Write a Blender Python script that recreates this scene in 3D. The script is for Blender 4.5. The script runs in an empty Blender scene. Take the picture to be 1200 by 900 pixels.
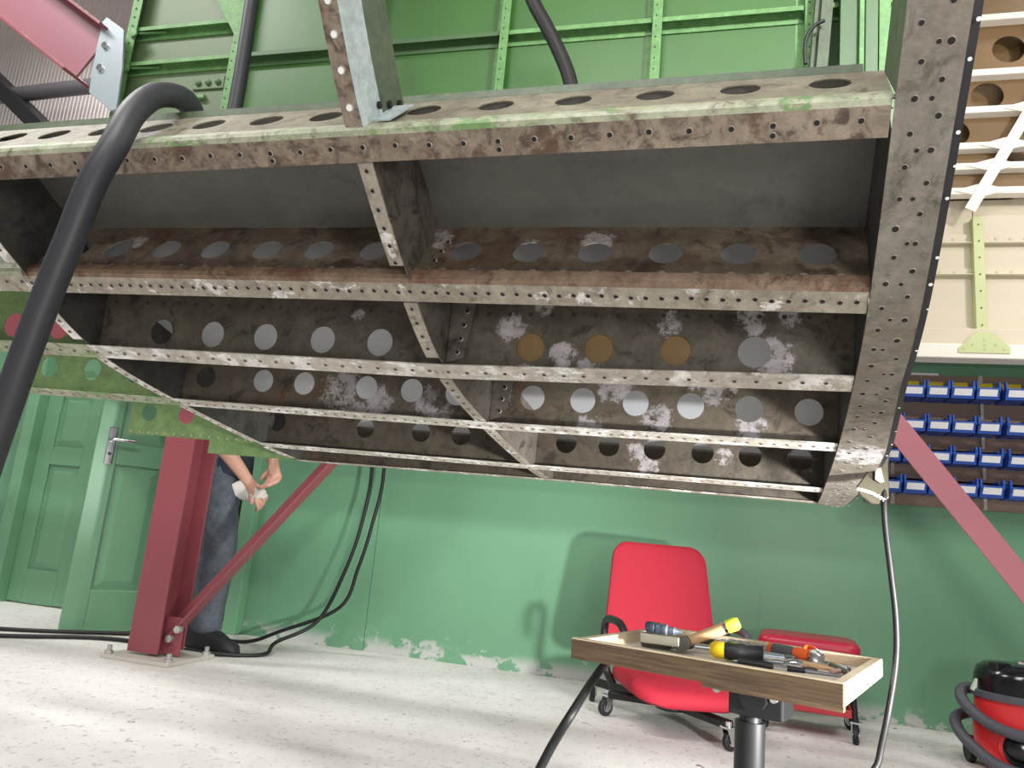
import bpy, bmesh, math, random
from mathutils import Vector, Matrix
random.seed(7)
scene = bpy.context.scene
COL = scene.collection
V = Vector
R = math.radians

# ------------------------------------------------------------------ camera
FPX, CAM = 880.0, V((0, 0, 0.70))
_th, _p, _y = R(5.24), R(11.5), R(14.94)
FWD = V((-math.sin(_y) * math.cos(_p), math.cos(_y) * math.cos(_p), math.sin(_p)))
_r0 = V((math.cos(_y), math.sin(_y), 0))
_u0 = _r0.cross(FWD)
RIGHT = _r0 * math.cos(_th) + _u0 * math.sin(_th)
UP = RIGHT.cross(FWD)
cd = bpy.data.cameras.new('camera')
cam = bpy.data.objects.new('camera', cd)
COL.objects.link(cam)
cd.sensor_width = 36
cd.lens = FPX / 1200 * 36
cd.clip_start = 0.05
cam.matrix_world = Matrix(((RIGHT.x, UP.x, -FWD.x, CAM.x), (RIGHT.y, UP.y, -FWD.y, CAM.y), (RIGHT.z, UP.z, -FWD.z, CAM.z), (0, 0, 0, 1)))
scene.camera = cam


def ray(x, y): return FWD + RIGHT * ((x - 600) / FPX) - UP * ((y - 450) / FPX)
def at(x, y, Y): r = ray(x, y); return CAM + r * ((Y - CAM.y) / r.y)          # a point in the upright plane at depth Y
def atz(x, y, z): r = ray(x, y); return CAM + r * ((z - CAM.z) / r.z)          # a point at height z


# ------------------------------------------------------------------ world, lamps, exposure
w = bpy.data.worlds.new('hall_light')
scene.world = w
w.use_nodes = True
w.node_tree.nodes['Background'].inputs[0].default_value = (1.0, 0.985, 0.96, 1)
w.node_tree.nodes['Background'].inputs[1].default_value = 0.22
scene.view_settings.view_transform = 'Standard'
scene.view_settings.look = 'None'
scene.view_settings.gamma = 1
scene.view_settings.exposure = 0.45


def lamp(name, kind, loc, target, energy, size=0.3, size_y=None, col=(1, 1, 1), angle=90, blend=.4):
    d = bpy.data.lights.new(name, kind)
    o = bpy.data.objects.new(name, d)
    COL.objects.link(o)
    d.energy = energy
    d.color = col
    if kind == 'AREA':
        d.size = size
        if size_y:
            d.shape = 'RECTANGLE'
            d.size_y = size_y
    else:
        d.shadow_soft_size = size
    if kind == 'SPOT':
        d.spot_size = R(angle)
        d.spot_blend = blend
    o.location = loc
    o.rotation_euler = (V(target) - V(loc)).to_track_quat('-Z', 'Y').to_euler()
    return o


# ceiling battens of the hall and a site lamp on the right, under the wing
for x, y, e in [(-3.6, 1.2, 70), (-0.6, -0.5, 75), (2.4, 1.2, 30), (-3.2, 3.5, 50), (2.6, 3.3, 22), (-1.5, -2.0, 60), (1.8, -2.0, 40)]:
    lamp('ceiling_batten_light', 'AREA', (x, y, 4.3), (x, y, 0), e, 1.6, 0.25, (1.0, 0.985, 0.96))
lamp('site_lamp_light', 'SPOT', (1.0, 1.1, 0.52), (-2.35, 4.1, 0.30), 270, 0.07, col=(1, 0.99, 0.97), angle=68, blend=.7)
lamp('camera_side_fill_light', 'SPOT', (1.0, -0.6, 0.9), (-0.5, 2.0, 1.0), 65, 0.25, col=(1, 0.98, 0.95), angle=120, blend=.6)  # unseen fill spot added beside the camera to brighten the wing
lamp('cream_frame_fill_light', 'SPOT', (2.3, 1.9, 2.9), (1.3, 3.9, 2.4), 70, 0.12, col=(1, 0.93, 0.82), angle=65)  # unseen spot added to brighten the cream airframe; no bench there
lamp('upper_lamp_light', 'SPOT', (1.1, 0.6, 3.4), (0.1, 2.5, 2.8), 210, 0.10, col=(1, 1, 0.97), angle=46, blend=.3)


# ------------------------------------------------------------------ materials
def lin(c):
    if isinstance(c, str):
        c = [int(c[i:i + 2], 16) for i in (0, 2, 4)]
    return tuple((v / 255 / 12.92 if v / 255 <= .04045 else ((v / 255 + .055) / 1.055) ** 2.4) for v in c) + (1,)


class NT:
    def __init__(s, name):
        s.m = bpy.data.materials.new(name)
        s.m.use_nodes = True
        s.t = s.m.node_tree
        s.b = s.t.nodes['Principled BSDF']
        s.tc = s.n('ShaderNodeTexCoord')
        s.co = s.tc.outputs['Object']

    def n(s, k, **kw):
        nd = s.t.nodes.new(k)
        for a, v in kw.items():
            setattr(nd, a, v)
        return nd

    def l(s, a, b): s.t.links.new(a, b)

    def noise(s, scale, detail=4, rough=.6, stretch=None, dist=0):
        nd = s.n('ShaderNodeTexNoise')
        nd.inputs['Scale'].default_value = scale
        nd.inputs['Detail'].default_value = detail
        nd.inputs['Roughness'].default_value = rough
        nd.inputs['Distortion'].default_value = dist
        if stretch:
            mp = s.n('ShaderNodeMapping')
            mp.inputs['Scale'].default_value = stretch
            s.l(s.co, mp.inputs[0])
            s.l(mp.outputs[0], nd.inputs['Vector'])
        else:
            s.l(s.co, nd.inputs['Vector'])
        return nd.outputs[0]

    def ramp(s, x, a, b):
        nd = s.n('ShaderNodeMapRange', interpolation_type='SMOOTHSTEP')
        nd.inputs[1].default_value = a
        nd.inputs[2].default_value = b
        s.l(x, nd.inputs[0])
        return nd.outputs[0]

    def math(s, op, a, b):
        nd = s.n('ShaderNodeMath', operation=op)
        for i, v in enumerate((a, b)):
            if isinstance(v, (int, float)):
                nd.inputs[i].default_value = v
            else:
                s.l(v, nd.inputs[i])
        return nd.outputs[0]

    def mix(s, f, a, b):
        nd = s.n('ShaderNodeMix', data_type='RGBA')
        s.l(f, nd.inputs[0])
        for i, v in ((6, a), (7, b)):
            if isinstance(v, tuple):
                nd.inputs[i].default_value = v
            else:
                s.l(v, nd.inputs[i])
        return nd.outputs[2]

    def spots(s, pts):
        acc = None
        for (p, r) in pts:
            d = s.n('ShaderNodeVectorMath', operation='DISTANCE')
            s.l(s.co, d.inputs[0])
            d.inputs[1].default_value = p
            v = s.ramp(d.outputs['Value'], r, r * .25)
            acc = v if acc is None else s.math('MAXIMUM', acc, v)
        return acc

    def bump(s, h, strength=.3, dist=.01):
        b = s.n('ShaderNodeBump')
        b.inputs['Strength'].default_value = strength
        b.inputs['Distance'].default_value = dist
        s.l(h, b.inputs['Height'])
        s.l(b.outputs[0], s.b.inputs['Normal'])

    def fin(s, col, rough=.5, metal=0., spec=None):
        if isinstance(col, tuple):
            s.b.inputs['Base Color'].default_value = col
        else:
            s.l(col, s.b.inputs['Base Color'])
        if isinstance(rough, (int, float)):
            s.b.inputs['Roughness'].default_value = rough
        else:
            s.l(rough, s.b.inputs['Roughness'])
        s.b.inputs['Metallic'].default_value = metal
        if spec is not None:
            s.b.inputs['Specular IOR Level'].default_value = spec
        return s.m


def paint(name, c, rough=.45, metal=0., var=.12, scale=6, spec=None, bump=0):
    t = NT(name)
    a = lin(c)
    dk = tuple(v * (1 - var) for v in a[:3]) + (1,)
    lt = tuple(min(1, v * (1 + var)) for v in a[:3]) + (1,)
    nz = t.noise(scale)
    if bump:
        t.bump(t.noise(scale * 8), bump)
    return t.fin(t.mix(nz, dk, lt), rough, metal, spec)


def worn(name, c1, c2, dirt, white=None, amt=.5, wamt=.62, scale=9, rough=.55, metal=.25, spots=None, stretch=None, rust=None, ramt=.6, grime=.9):
    t = NT(name)
    col = t.mix(t.ramp(t.noise(scale, 6, .65, stretch), .3, .7), lin(c1), lin(c2))
    col = t.mix(t.ramp(t.noise(scale * 2.3, 8, .7, stretch, .6), amt, amt + .18), col, lin(dirt))
    if rust:
        col = t.mix(t.ramp(t.noise(scale * .8, 7, .7, (1.1, 1.3, .9), .4), ramt, ramt + .16), col, lin(rust))
    if white:
        m = t.ramp(t.noise(scale * 1.4, 10, .75, (.9, 1, 1.2), .3), wamt + .05, wamt + .10)
        if spots:
            sp = t.ramp(t.math('ADD', t.math('MULTIPLY', t.spots(spots), .55), t.math('MULTIPLY', t.noise(30, 12, .82), 1.7)), 1.26, 1.42)
            m = t.math('MAXIMUM', m, sp)
        col = t.mix(m, col, lin(white))
    for sc, lo, hi in ((38, .68, 1.16), (140, .85, 1.08)):
        g = t.n('ShaderNodeMapRange')
        g.inputs[1].default_value, g.inputs[2].default_value, g.inputs[3].default_value, g.inputs[4].default_value = .32, .68, lo, hi
        t.l(t.noise(sc, 8, .7, stretch), g.inputs[0])
        mx = t.n('ShaderNodeMix', data_type='RGBA', blend_type='MULTIPLY')
        mx.inputs[0].default_value = grime
        t.l(col, mx.inputs[6])
        t.l(g.outputs[0], mx.inputs[7])
        col = mx.outputs[2]
    t.bump(t.noise(60, 6), .25, .004)
    return t.fin(col, rough, metal)


# ------------------------------------------------------------------ mesh helpers
ROOT = {}


def tag(o, label, cat, group=None):
    o['label'] = label
    o['category'] = cat
    if group:
        o['group'] = group
    return o


def thing(name, label, cat, loc=(0, 0, 0), rz=0, group=None, M=None):
    o = bpy.data.objects.new(name, None)
    COL.objects.link(o)
    o.empty_display_size = .1
    M = M or (Matrix.Translation(V(loc)) @ Matrix.Rotation(rz, 4, 'Z'))
    o.matrix_world = M
    ROOT[o] = M.copy()
    tag(o, label, cat, group)
    return o


class MB:
    def __init__(s):
        s.v, s.f, s.m = [], [], []
        s.mi = 0

    def add(s, vs, fs):
        b = len(s.v)
        s.v += [V(p) for p in vs]
        for f in fs:
            s.f.append([b + i for i in f])
            s.m.append(s.mi)
        return s

    def box(s, c, size, rot=None):
        c = V(c)
        hx, hy, hz = size[0] / 2, size[1] / 2, size[2] / 2
        vs = [V((x, y, z)) for z in (-hz, hz) for y in (-hy, hy) for x in (-hx, hx)]
        if rot is not None:
            vs = [rot @ p for p in vs]
        return s.add([c + p for p in vs], [(0, 2, 3, 1), (4, 5, 7, 6), (0, 1, 5, 4), (2, 6, 7, 3), (0, 4, 6, 2), (1, 3, 7, 5)])

    def hexa(s, p):  # 8 points: bottom 4 loop, top 4 loop
        return s.add(p, [(3, 2, 1, 0), (4, 5, 6, 7), (0, 1, 5, 4), (1, 2, 6, 5), (2, 3, 7, 6), (3, 0, 4, 7)])

    def bar(s, a, b, wdt, hgt, up=(0, 0, 1)):
        a, b = V(a), V(b)
        d = (b - a).normalized()
        x = d.cross(V(up))
        if x.length < 1e-4:
            x = d.cross(V((1, 0, 0)))
        x.normalize()
        z = x.cross(d)
        x, z = x * wdt / 2, z * hgt / 2
        return s.hexa([a - x - z, a + x - z, a + x + z, a - x + z, b - x - z, b + x - z, b + x + z, b - x + z])

    def loft(s, rings, cap=True, closed=True):
        n = len(rings[0])
        vs = [p for r in rings for p in r]
        fs = []
        for i in range(len(rings) - 1):
            for j in range(n if closed else n - 1):
                k = (j + 1) % n
                fs.append((i * n + j, i * n + k, (i + 1) * n + k, (i + 1) * n + j))
        if cap and closed:
            fs.append(tuple(range(n))[::-1])
            fs.append(tuple((len(rings) - 1) * n + j for j in range(n)))
        return s.add(vs, fs)

    def tube(s, pts, r, n=12, cap=True):
        pts = [V(p) for p in pts]
        rings = []
        x = None
        for i, p in enumerate(pts):
            d = (pts[min(i + 1, len(pts) - 1)] - pts[max(i - 1, 0)]).normalized()
            if x is None:
                x = d.cross(V((0, 0, 1)))
                if x.length < 1e-3:
                    x = d.cross(V((1, 0, 0)))
            else:
                x = x - d * x.dot(d)
            x.normalize()
            y = d.cross(x)
            rr = r[i] if isinstance(r, (list, tuple)) else r
            rings.append([p + (x * math.cos(2 * math.pi * k / n) + y * math.sin(2 * math.pi * k / n)) * rr for k in range(n)])
        return s.loft(rings, cap)

    def cyl(s, a, b, r, r2=None, n=16): return s.tube([a, b], [r, r if r2 is None else r2], n)

    def lathe(s, prof, org, n=24, axis=(0, 0, 1)):
        q = V((0, 0, 1)).rotation_difference(V(axis))
        rings = [[V(org) + q @ V((r * math.cos(2 * math.pi * k / n), r * math.sin(2 * math.pi * k / n), z)) for k in range(n)] for r, z in prof]
        return s.loft(rings)

    def prism(s, poly, ext):  # polygon of points swept by ext
        n = len(poly)
        poly = [V(p) for p in poly]
        ext = V(ext)
        return s.add(poly + [p + ext for p in poly], [tuple(range(n))[::-1], tuple(range(n, 2 * n))] + [(i, (i + 1) % n, n + (i + 1) % n, n + i) for i in range(n)])

    def plate(s, f, s0, s1, v0, v1, holes, th, n=20, brk=()):
        """thin plate with round holes; f(s, v, w) places a point"""
        holes = sorted(h for h in holes if s0 < h[0] < s1)
        cuts = [s0] + [(holes[i][0] + holes[i + 1][0]) / 2 for i in range(len(holes) - 1)] + [s1]
        if not holes:
            cuts = [s0] + [b for b in brk if s0 < b < s1] + [s1]
        for i in range(len(cuts) - 1):
            a, b = cuts[i], cuts[i + 1]
            if not holes:
                vs = [f(x, y, z) for z in (0, -th) for x, y in ((a, v0), (b, v0), (b, v1), (a, v1))]
                s.add(vs, [(0, 1, 2, 3), (7, 6, 5, 4), (0, 4, 5, 1), (2, 6, 7, 3), (1, 5, 6, 2), (3, 7, 4, 0)])
                continue
            hs, hv, hr = holes[i]
            ang = [2 * math.pi * k / n for k in range(n)] + [math.atan2(y - hv, x - hs) % (2 * math.pi) for x in (a, b) for y in (v0, v1)]
            ang = sorted(set(round(q, 5) for q in ang))
            inn, out = [], []
            for q in ang:
                c, sn = math.cos(q), math.sin(q)
                inn.append((hs + hr * c, hv + hr * sn))
                t = min(((b - hs) / c if c > 1e-9 else (a - hs) / c if c < -1e-9 else 1e9), ((v1 - hv) / sn if sn > 1e-9 else (v0 - hv) / sn if sn < -1e-9 else 1e9))
                out.append((hs + t * c, hv + t * sn))
            m = len(ang)
            vs = [f(x, y, 0) for x, y in inn] + [f(x, y, 0) for x, y in out] + [f(x, y, -th) for x, y in inn] + [f(x, y, -th) for x, y in out]
            fs = []
            for j in range(m):
                k = (j + 1) % m
                fs += [(j, m + j, m + k, k), (2 * m + k, 3 * m + k, 3 * m + j, 2 * m + j), (k, 2 * m + k, 2 * m + j, j), (m + j, 3 * m + j, 3 * m + k, m + k)]
            s.add(vs, fs)
        return s

    def build(s, name, mats, parent=None, smooth=None, bevel=0, local=False, fix=True, seg=2):
        me = bpy.data.meshes.new(name)
        o = bpy.data.objects.new(name, me)
        COL.objects.link(o)
        vs = s.v
        if parent is not None:
            M = ROOT[parent]
            o.parent = parent
            ROOT[o] = M
            if not local:
                Mi = M.inverted()
                vs = [Mi @ p for p in vs]
        elif not local:
            xs, ys, zs = zip(*vs)
            c = V(((min(xs) + max(xs)) / 2, (min(ys) + max(ys)) / 2, min(zs)))
            vs = [p - c for p in vs]
            o.location = c
            ROOT[o] = Matrix.Translation(c)
        else:
            ROOT[o] = Matrix.Identity(4)
        me.from_pydata([tuple(p) for p in vs], [], s.f)
        mats = mats if isinstance(mats, (list, tuple)) else [mats]
        for m in mats:
            me.materials.append(m)
        if len(mats) > 1:
            me.polygons.foreach_set('material_index', s.m)
        if fix:
            bm = bmesh.new()
            bm.from_mesh(me)
            bmesh.ops.recalc_face_normals(bm, faces=bm.faces)
            bm.to_mesh(me)
            bm.free()
        if smooth:
            for p in me.polygons:
                p.use_smooth = True
            me.set_sharp_from_angle(angle=R(smooth))
        if bevel:
            md = o.modifiers.new('bevel', 'BEVEL')
            md.width = bevel
            md.segments = seg
            md.limit_method = 'ANGLE'
        me.update()
        return o


def stuff(o): o['kind'] = 'stuff'; return o
def struct(o): o['kind'] = 'structure'; return o


def smooth_path(pts, per=8):
    pts = [V(p) for p in pts]
    q = [pts[0] * 2 - pts[1]] + pts + [pts[-1] * 2 - pts[-2]]
    out = []
    for i in range(1, len(q) - 2):
        for k in range(per):
            t = k / per
            a, b, c, d = q[i - 1], q[i], q[i + 1], q[i + 2]
            out.append(.5 * ((2 * b) + (c - a) * t + (2 * a - 5 * b + 4 * c - d) * t * t + (3 * b - a - 3 * c + d) * t ** 3))
    return out + [pts[-1]]


# ------------------------------------------------------------------ the hall
WALL_Y = 4.13
WALL_TOP = 1.745   # height of the white rail
WALL_H = 1.87      # height of the boarding


def floor_mat():
    t = NT('concrete_floor')
    col = t.mix(t.ramp(t.noise(1.1, 6, .65), .35, .7), lin('cfccc8'), lin('e3e1de'))
    col = t.mix(t.ramp(t.noise(.55, 5, .6, (1, 2.2, 1)), .52, .75), col, lin('b5aea5'))
    col = t.mix(t.ramp(t.noise(45, 6, .7), .55, .70), col, lin('9c968d'))
    col = t.mix(t.ramp(t.noise(17, 3, .5), .72, .76), col, lin('6f675e'))
    t.bump(t.noise(70, 6), .35, .004)
    return t.fin(col, .7, 0, .3)


def wall_mat():
    t = NT('green_wall_paint')
    col = t.mix(t.noise(1.3, 4), lin('649373'), lin('70a080'))
    col = t.mix(t.ramp(t.noise(5, 5, .7, (2.2, 1, .25)), .6, .8), col, lin('588667'))
    sep = t.n('ShaderNodeSeparateXYZ')
    geo = t.n('ShaderNodeNewGeometry')
    t.l(geo.outputs['Position'], sep.inputs[0])
    low = t.ramp(sep.outputs[2], .10, .02)
    chip = t.math('MULTIPLY', low, t.ramp(t.noise(4.2, 7, .6, (1, 1, 1.6)), .47, .51))
    chip2 = t.math('MULTIPLY', t.ramp(sep.outputs[2], .16, .05), t.ramp(t.noise(6.5, 6, .6), .60, .62))
    col = t.mix(t.math('MAXIMUM', chip, chip2), col, lin('b9bcb8'))
    t.bump(t.noise(25, 4), .08, .003)
    return t.fin(col, .38, 0, .45)


M_FLOOR = floor_mat()
M_WALL = wall_mat()
M_DOOR = paint('green_door_gloss', '709f7d', .32, var=.06, scale=2)
M_CLAD = paint('grey_cladding', 'd2cac8', .5, var=.05)
M_RAILW = paint('white_rail_paint', 'efece4', .5, var=.03)

struct(MB().box((0, 1, -.05), (13, 12, .1)).build('floor', M_FLOOR))

# green boarded wall: one sheet per panel, joints open by a few millimetres
wall = bpy.data.objects.new('wall_back', None)
COL.objects.link(wall)
wall.location = (0, WALL_Y, 0)
ROOT[wall] = Matrix.Translation((0, WALL_Y, 0))
struct(wall)
DX0, DX1, DTOP = -4.37, -2.70, 2.03
edges = [-6.4, -5.2, DX0 - .09, None, DX1 + .09, -1.828, 1.95, 4.6]
for a, b in zip(edges, edges[1:]):
    if a is None or b is None:
        continue
    MB().box(((a + b) / 2, WALL_Y + .02, WALL_H / 2), (b - a - .003, .04, WALL_H)).build('wall_panel', M_WALL, wall, bevel=.001)
MB().box(((DX0 + DX1) / 2, WALL_Y + .02, 2.20), (DX1 - DX0 + .18, .04, .26)).build('wall_panel', M_WALL, wall)
MB().box((-1, WALL_Y + .06, .9), (11.2, .03, 1.7)).build('backing_board', paint('dark_gap', '2b3a30', .8), wall)
# profiled cladding above
mb = MB()
prof = []
x = -7.0
while x < 5.4:
    prof += [(x, 0), (x + .016, 0), (x + .02, -.005), (x + .032, -.005)]
    x += .036
vs = [V((px, WALL_Y + .14 + py, z)) for z in (WALL_TOP - .05, 5.2) for px, py in prof]
n = len(prof)
mb.add(vs, [(i, i + 1, n + i + 1, n + i) for i in range(n - 1)])
mb.add([p + V((0, .01, 0)) for p in vs], [(n + i, n + i + 1, i + 1, i) for i in range(n - 1)])
struct(mb.build('wall_upper', M_CLAD, smooth=20, fix=False))
struct(MB().box((-1, 1, 5.25), (13, 12, .1)).build('ceiling', M_CLAD))
rail = struct(MB().box((2.2, 3.865, WALL_TOP), (7.8, .11, .07)).build('trim_1', M_RAILW, bevel=.006))
for bx_ in (-1.2, .45, 1.95, 3.4, 5.0):
    MB().box((bx_, 4.02, WALL_TOP), (.05, .22, .05)).build('rail_bracket', M_RAILW, rail)
mb = MB()
mb.tube([at(-60, 118, 4.02), at(10, 112, 4.02), at(115, 100, 4.02), at(240, 88, 4.02)], .055, 14)
struct(mb.build('trim_2', paint('grey_purlin', '6d6a70', .5), smooth=40))
struct(MB().bar(at(-40, 60, 4.0), at(90, 190, 4.0), .10, .24, (0, 1, 0)).build('trim_3', paint('black_steel', '1c1d20', .5), bevel=.004))

# doors: closed leaf in the wall, second leaf swung into the room
frame = MB()
for cx in (DX0 - .045, DX1 + .045):
    frame.box((cx, WALL_Y - .005, DTOP / 2 + .02), (.09, .13, DTOP + .04))
frame.box(((DX0 + DX1) / 2, WALL_Y - .005, DTOP + .05), (DX1 - DX0, .13, .09))
struct(frame.build('trim_4', M_DOOR, bevel=.006))
M_CHROME = paint('chrome', 'd9dadd', .12, 1, .02)


def door(name, Mx, wid, handle_x):
    """leaf in local x 0..wid, front face at y=0 looking to -y"""
    e = bpy.data.objects.new(name, None)
    COL.objects.link(e)
    e.matrix_world = Mx
    ROOT[e] = Mx.copy()
    struct(e)
    H = DTOP - .01
    m = MB()
    st = .115
    zs = [(.22, .90), (1.02, 1.38), (1.50, 1.88)]
    m.box((wid / 2, .026, H / 2 + .005), (wid - .002, .018, H - .01))
    for x0, x1 in ((0, st), (wid / 2 - .05, wid / 2 + .05), (wid - st, wid)):
        m.box(((x0 + x1) / 2, .02, H / 2 + .005), (x1 - x0, .04, H - .01))
    rails = [(.006, zs[0][0])] + [(zs[i][1], zs[i + 1][0]) for i in range(2)] + [(zs[2][1], H)]
    cols = ((st, wid / 2 - .05), (wid / 2 + .05, wid - st))
    for z0, z1 in rails:
        for x0, x1 in cols:
            m.box(((x0 + x1) / 2, .02, (z0 + z1) / 2), (x1 - x0, .04, z1 - z0))
    lf = m.build('leaf', M_DOOR, e, bevel=.004, local=True)
    for z0, z1 in zs:
        for x0, x1 in cols:
            a, b = .012, .05
            MB().add([(x0 + a, .017, z0 + a), (x1 - a, .017, z0 + a), (x1 - a, .017, z1 - a), (x0 + a, .017, z1 - a),
                      (x0 + b, .006, z0 + b), (x1 - b, .006, z0 + b), (x1 - b, .006, z1 - b), (x0 + b, .006, z1 - b)],
                     [(0, 1, 5, 4), (1, 2, 6, 5), (2, 3, 7, 6), (3, 0, 4, 7), (4, 5, 6, 7), (3, 2, 1, 0)]).build('panel', M_DOOR, e, local=True)
    if handle_x is not None:
        h = MB().box((handle_x, -.004, 1.0), (.042, .01, .21)).build('handle_plate', M_CHROME, e, bevel=.004, local=True)
        MB().tube(smooth_path([(handle_x, -.005, 1.03), (handle_x, -.05, 1.03), (handle_x + .02, -.056, 1.032), (handle_x + .12, -.056, 1.03)]), .0085, 10).build('handle_lever', M_CHROME, e, smooth=40, local=True)
        MB().cyl((handle_x, -.008, .955), (handle_x, -.012, .955), .009).build('keyhole', paint('keyhole_dark', '151515'), e, smooth=40, local=True)
    return e


LW = .832
door('door_1', Matrix.Translation((DX0 + .002, WALL_Y + .01, 0)), LW, None)
free = V((-3.262, 3.452, 0))
hinge = V((DX1 - .02, WALL_Y - .06, 0))
ang = math.atan2(hinge.y - free.y, hinge.x - free.x)
door('door_2', Matrix.Translation(free) @ Matrix.Rotation(ang, 4, 'Z'), (hinge - free).length, .075)

# ------------------------------------------------------------------ the wing under repair
WO, WS, WD, WU = CAM + ray(483, 340) * 1.35, V((.99992, -.00368, -.01227)), V((.0724, .9974, 0)), V((.0215, 0, 1))


def W(s, d, u): return WO + WS * s + WD * d + WU * u


def wloc(p):
    m = Matrix((WS, WD, WU)).transposed()
    return m.inverted() @ (V(p) - WO)


def ond(x, y, d):
    c, r = wloc(CAM), Matrix((WS, WD, WU)).transposed().inverted() @ ray(x, y)
    return W(*(c + r * ((d - c.y) / r.y)))


SL, SR = -.856, .758
DK = [-.215, -.001, .193, .476, .86, 1.062]
UK = [[.150, .165, .178], [.004, 0, -.004], [-.096, -.105, -.093], [-.159, -.168, -.166], [-.218, -.221, -.222], [-.242, -.237, -.239]]
SLOPE = [-1.0, -.65, -.37, -.19, -.12, -.09]
TAN = [V((1, s)).normalized() for s in SLOPE]


def uk(k, s):
    a, b, c = UK[k]
    return b + (c - b) * s / SR if s > 0 else b + (a - b) * s / SL


def P(k, s, dd=0, du=0): return W(s, DK[k] + dd, uk(k, s) + du)


# inner sheet points (d, u) behind each stringer
IN = [(-.128, .283), (.066, .150), (.185, .060), (.468, -.022), (.852, -.078), (1.055, -.11)]

M_RIB = worn('bare_alloy_rib', '6b655d', '544e47', '3b352f', 'a9a6a6', .48, .64, 9)
SP = lambda lst, k: [(tuple(wloc(p)) if False else tuple(p), r) for p, r in lst]
wing = thing('wing_section', 'stripped grey wing section with corroded stringers, ribs and lightening holes, skin removed', 'wing', tuple(W(0, .3, -.25)))
WB = W(0, .3, -.25)


def wspots(px, d): return [(tuple(ond(x, y, d) - WB), r) for x, y, r in px]


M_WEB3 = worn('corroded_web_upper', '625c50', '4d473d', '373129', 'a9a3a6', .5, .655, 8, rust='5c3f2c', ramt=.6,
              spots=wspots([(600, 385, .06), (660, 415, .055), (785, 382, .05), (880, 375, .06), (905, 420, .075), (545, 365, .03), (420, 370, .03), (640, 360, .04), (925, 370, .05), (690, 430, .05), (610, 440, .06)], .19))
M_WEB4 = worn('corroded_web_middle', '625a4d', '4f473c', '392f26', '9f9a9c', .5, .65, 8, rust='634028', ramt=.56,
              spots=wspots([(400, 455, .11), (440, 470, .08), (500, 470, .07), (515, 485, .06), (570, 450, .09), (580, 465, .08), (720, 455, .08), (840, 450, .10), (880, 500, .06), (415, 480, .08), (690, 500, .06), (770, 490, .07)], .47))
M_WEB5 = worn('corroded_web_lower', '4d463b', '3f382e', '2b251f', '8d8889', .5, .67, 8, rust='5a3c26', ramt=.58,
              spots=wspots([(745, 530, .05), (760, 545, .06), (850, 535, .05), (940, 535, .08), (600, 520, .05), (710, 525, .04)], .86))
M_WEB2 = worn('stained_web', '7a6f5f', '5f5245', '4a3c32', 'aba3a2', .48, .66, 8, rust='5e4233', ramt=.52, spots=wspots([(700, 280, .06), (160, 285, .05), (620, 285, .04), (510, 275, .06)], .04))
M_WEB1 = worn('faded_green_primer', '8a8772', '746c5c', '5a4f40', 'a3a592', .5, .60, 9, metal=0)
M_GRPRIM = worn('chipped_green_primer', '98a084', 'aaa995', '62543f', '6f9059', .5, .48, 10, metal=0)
M_FL1 = worn('brown_stained_flange', '94887a', '7c6d60', '4f4238', 'b9b4ab', .46, .60, 13, rust='5c4637', ramt=.5)
M_FL2 = worn('grey_flange', 'a59f92', '8f877a', '685f53', 'd6d3d1', .52, .50, 12, rust='7d6146', ramt=.62)
M_FL3 = worn('pale_flange', 'c6c1b8', 'b0aa9f', '84796b', 'e4e2e0', .52, .45, 11, rust='9a7f63', ramt=.66)
M_BEND = worn('rusty_bend', '8d7a66', '745b4a', '56402f', 'aaa29a', .5, .68, 10, rust='63402e', ramt=.5)
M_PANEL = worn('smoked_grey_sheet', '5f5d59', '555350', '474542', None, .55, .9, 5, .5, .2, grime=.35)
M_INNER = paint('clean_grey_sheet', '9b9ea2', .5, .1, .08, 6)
M_END = worn('end_rib_alloy', '858078', '726c61', '565046', 'bab7b8', .5, .60, 8, rust='6f5748', ramt=.62,
             spots=wspots([(1075, 235, .07), (1070, 260, .06), (1085, 215, .05), (1030, 500, .09), (1015, 530, .10), (1040, 480, .06), (1000, 560, .06)], .0) + wspots([(1030, 500, .12), (1010, 540, .13)], .5))
M_DARK = paint('hole_dark', '141210', .8)
M_RIM = paint('hole_rim', '8f877d', .5, .3)
M_WHITE = paint('pin_white', 'e8e8e6', .5)
M_GREENBAY = worn('green_primer_bay', '637b4c', '587044', '465835', '9aa98a', .6, .70, 9, metal=0, rough=.5)
M_DKGREEN = worn('dark_green_primer', '55634a', '475540', '363f30', None, .55, .7, 8, metal=0)
M_PALEBLUE = worn('pale_primer', 'b9c6c6', 'a7b5b6', '8b948f', 'dfe6e6', .6, .6, 10, metal=0)
M_BLACK = paint('black_joggle', '17161a', .5)


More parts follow.
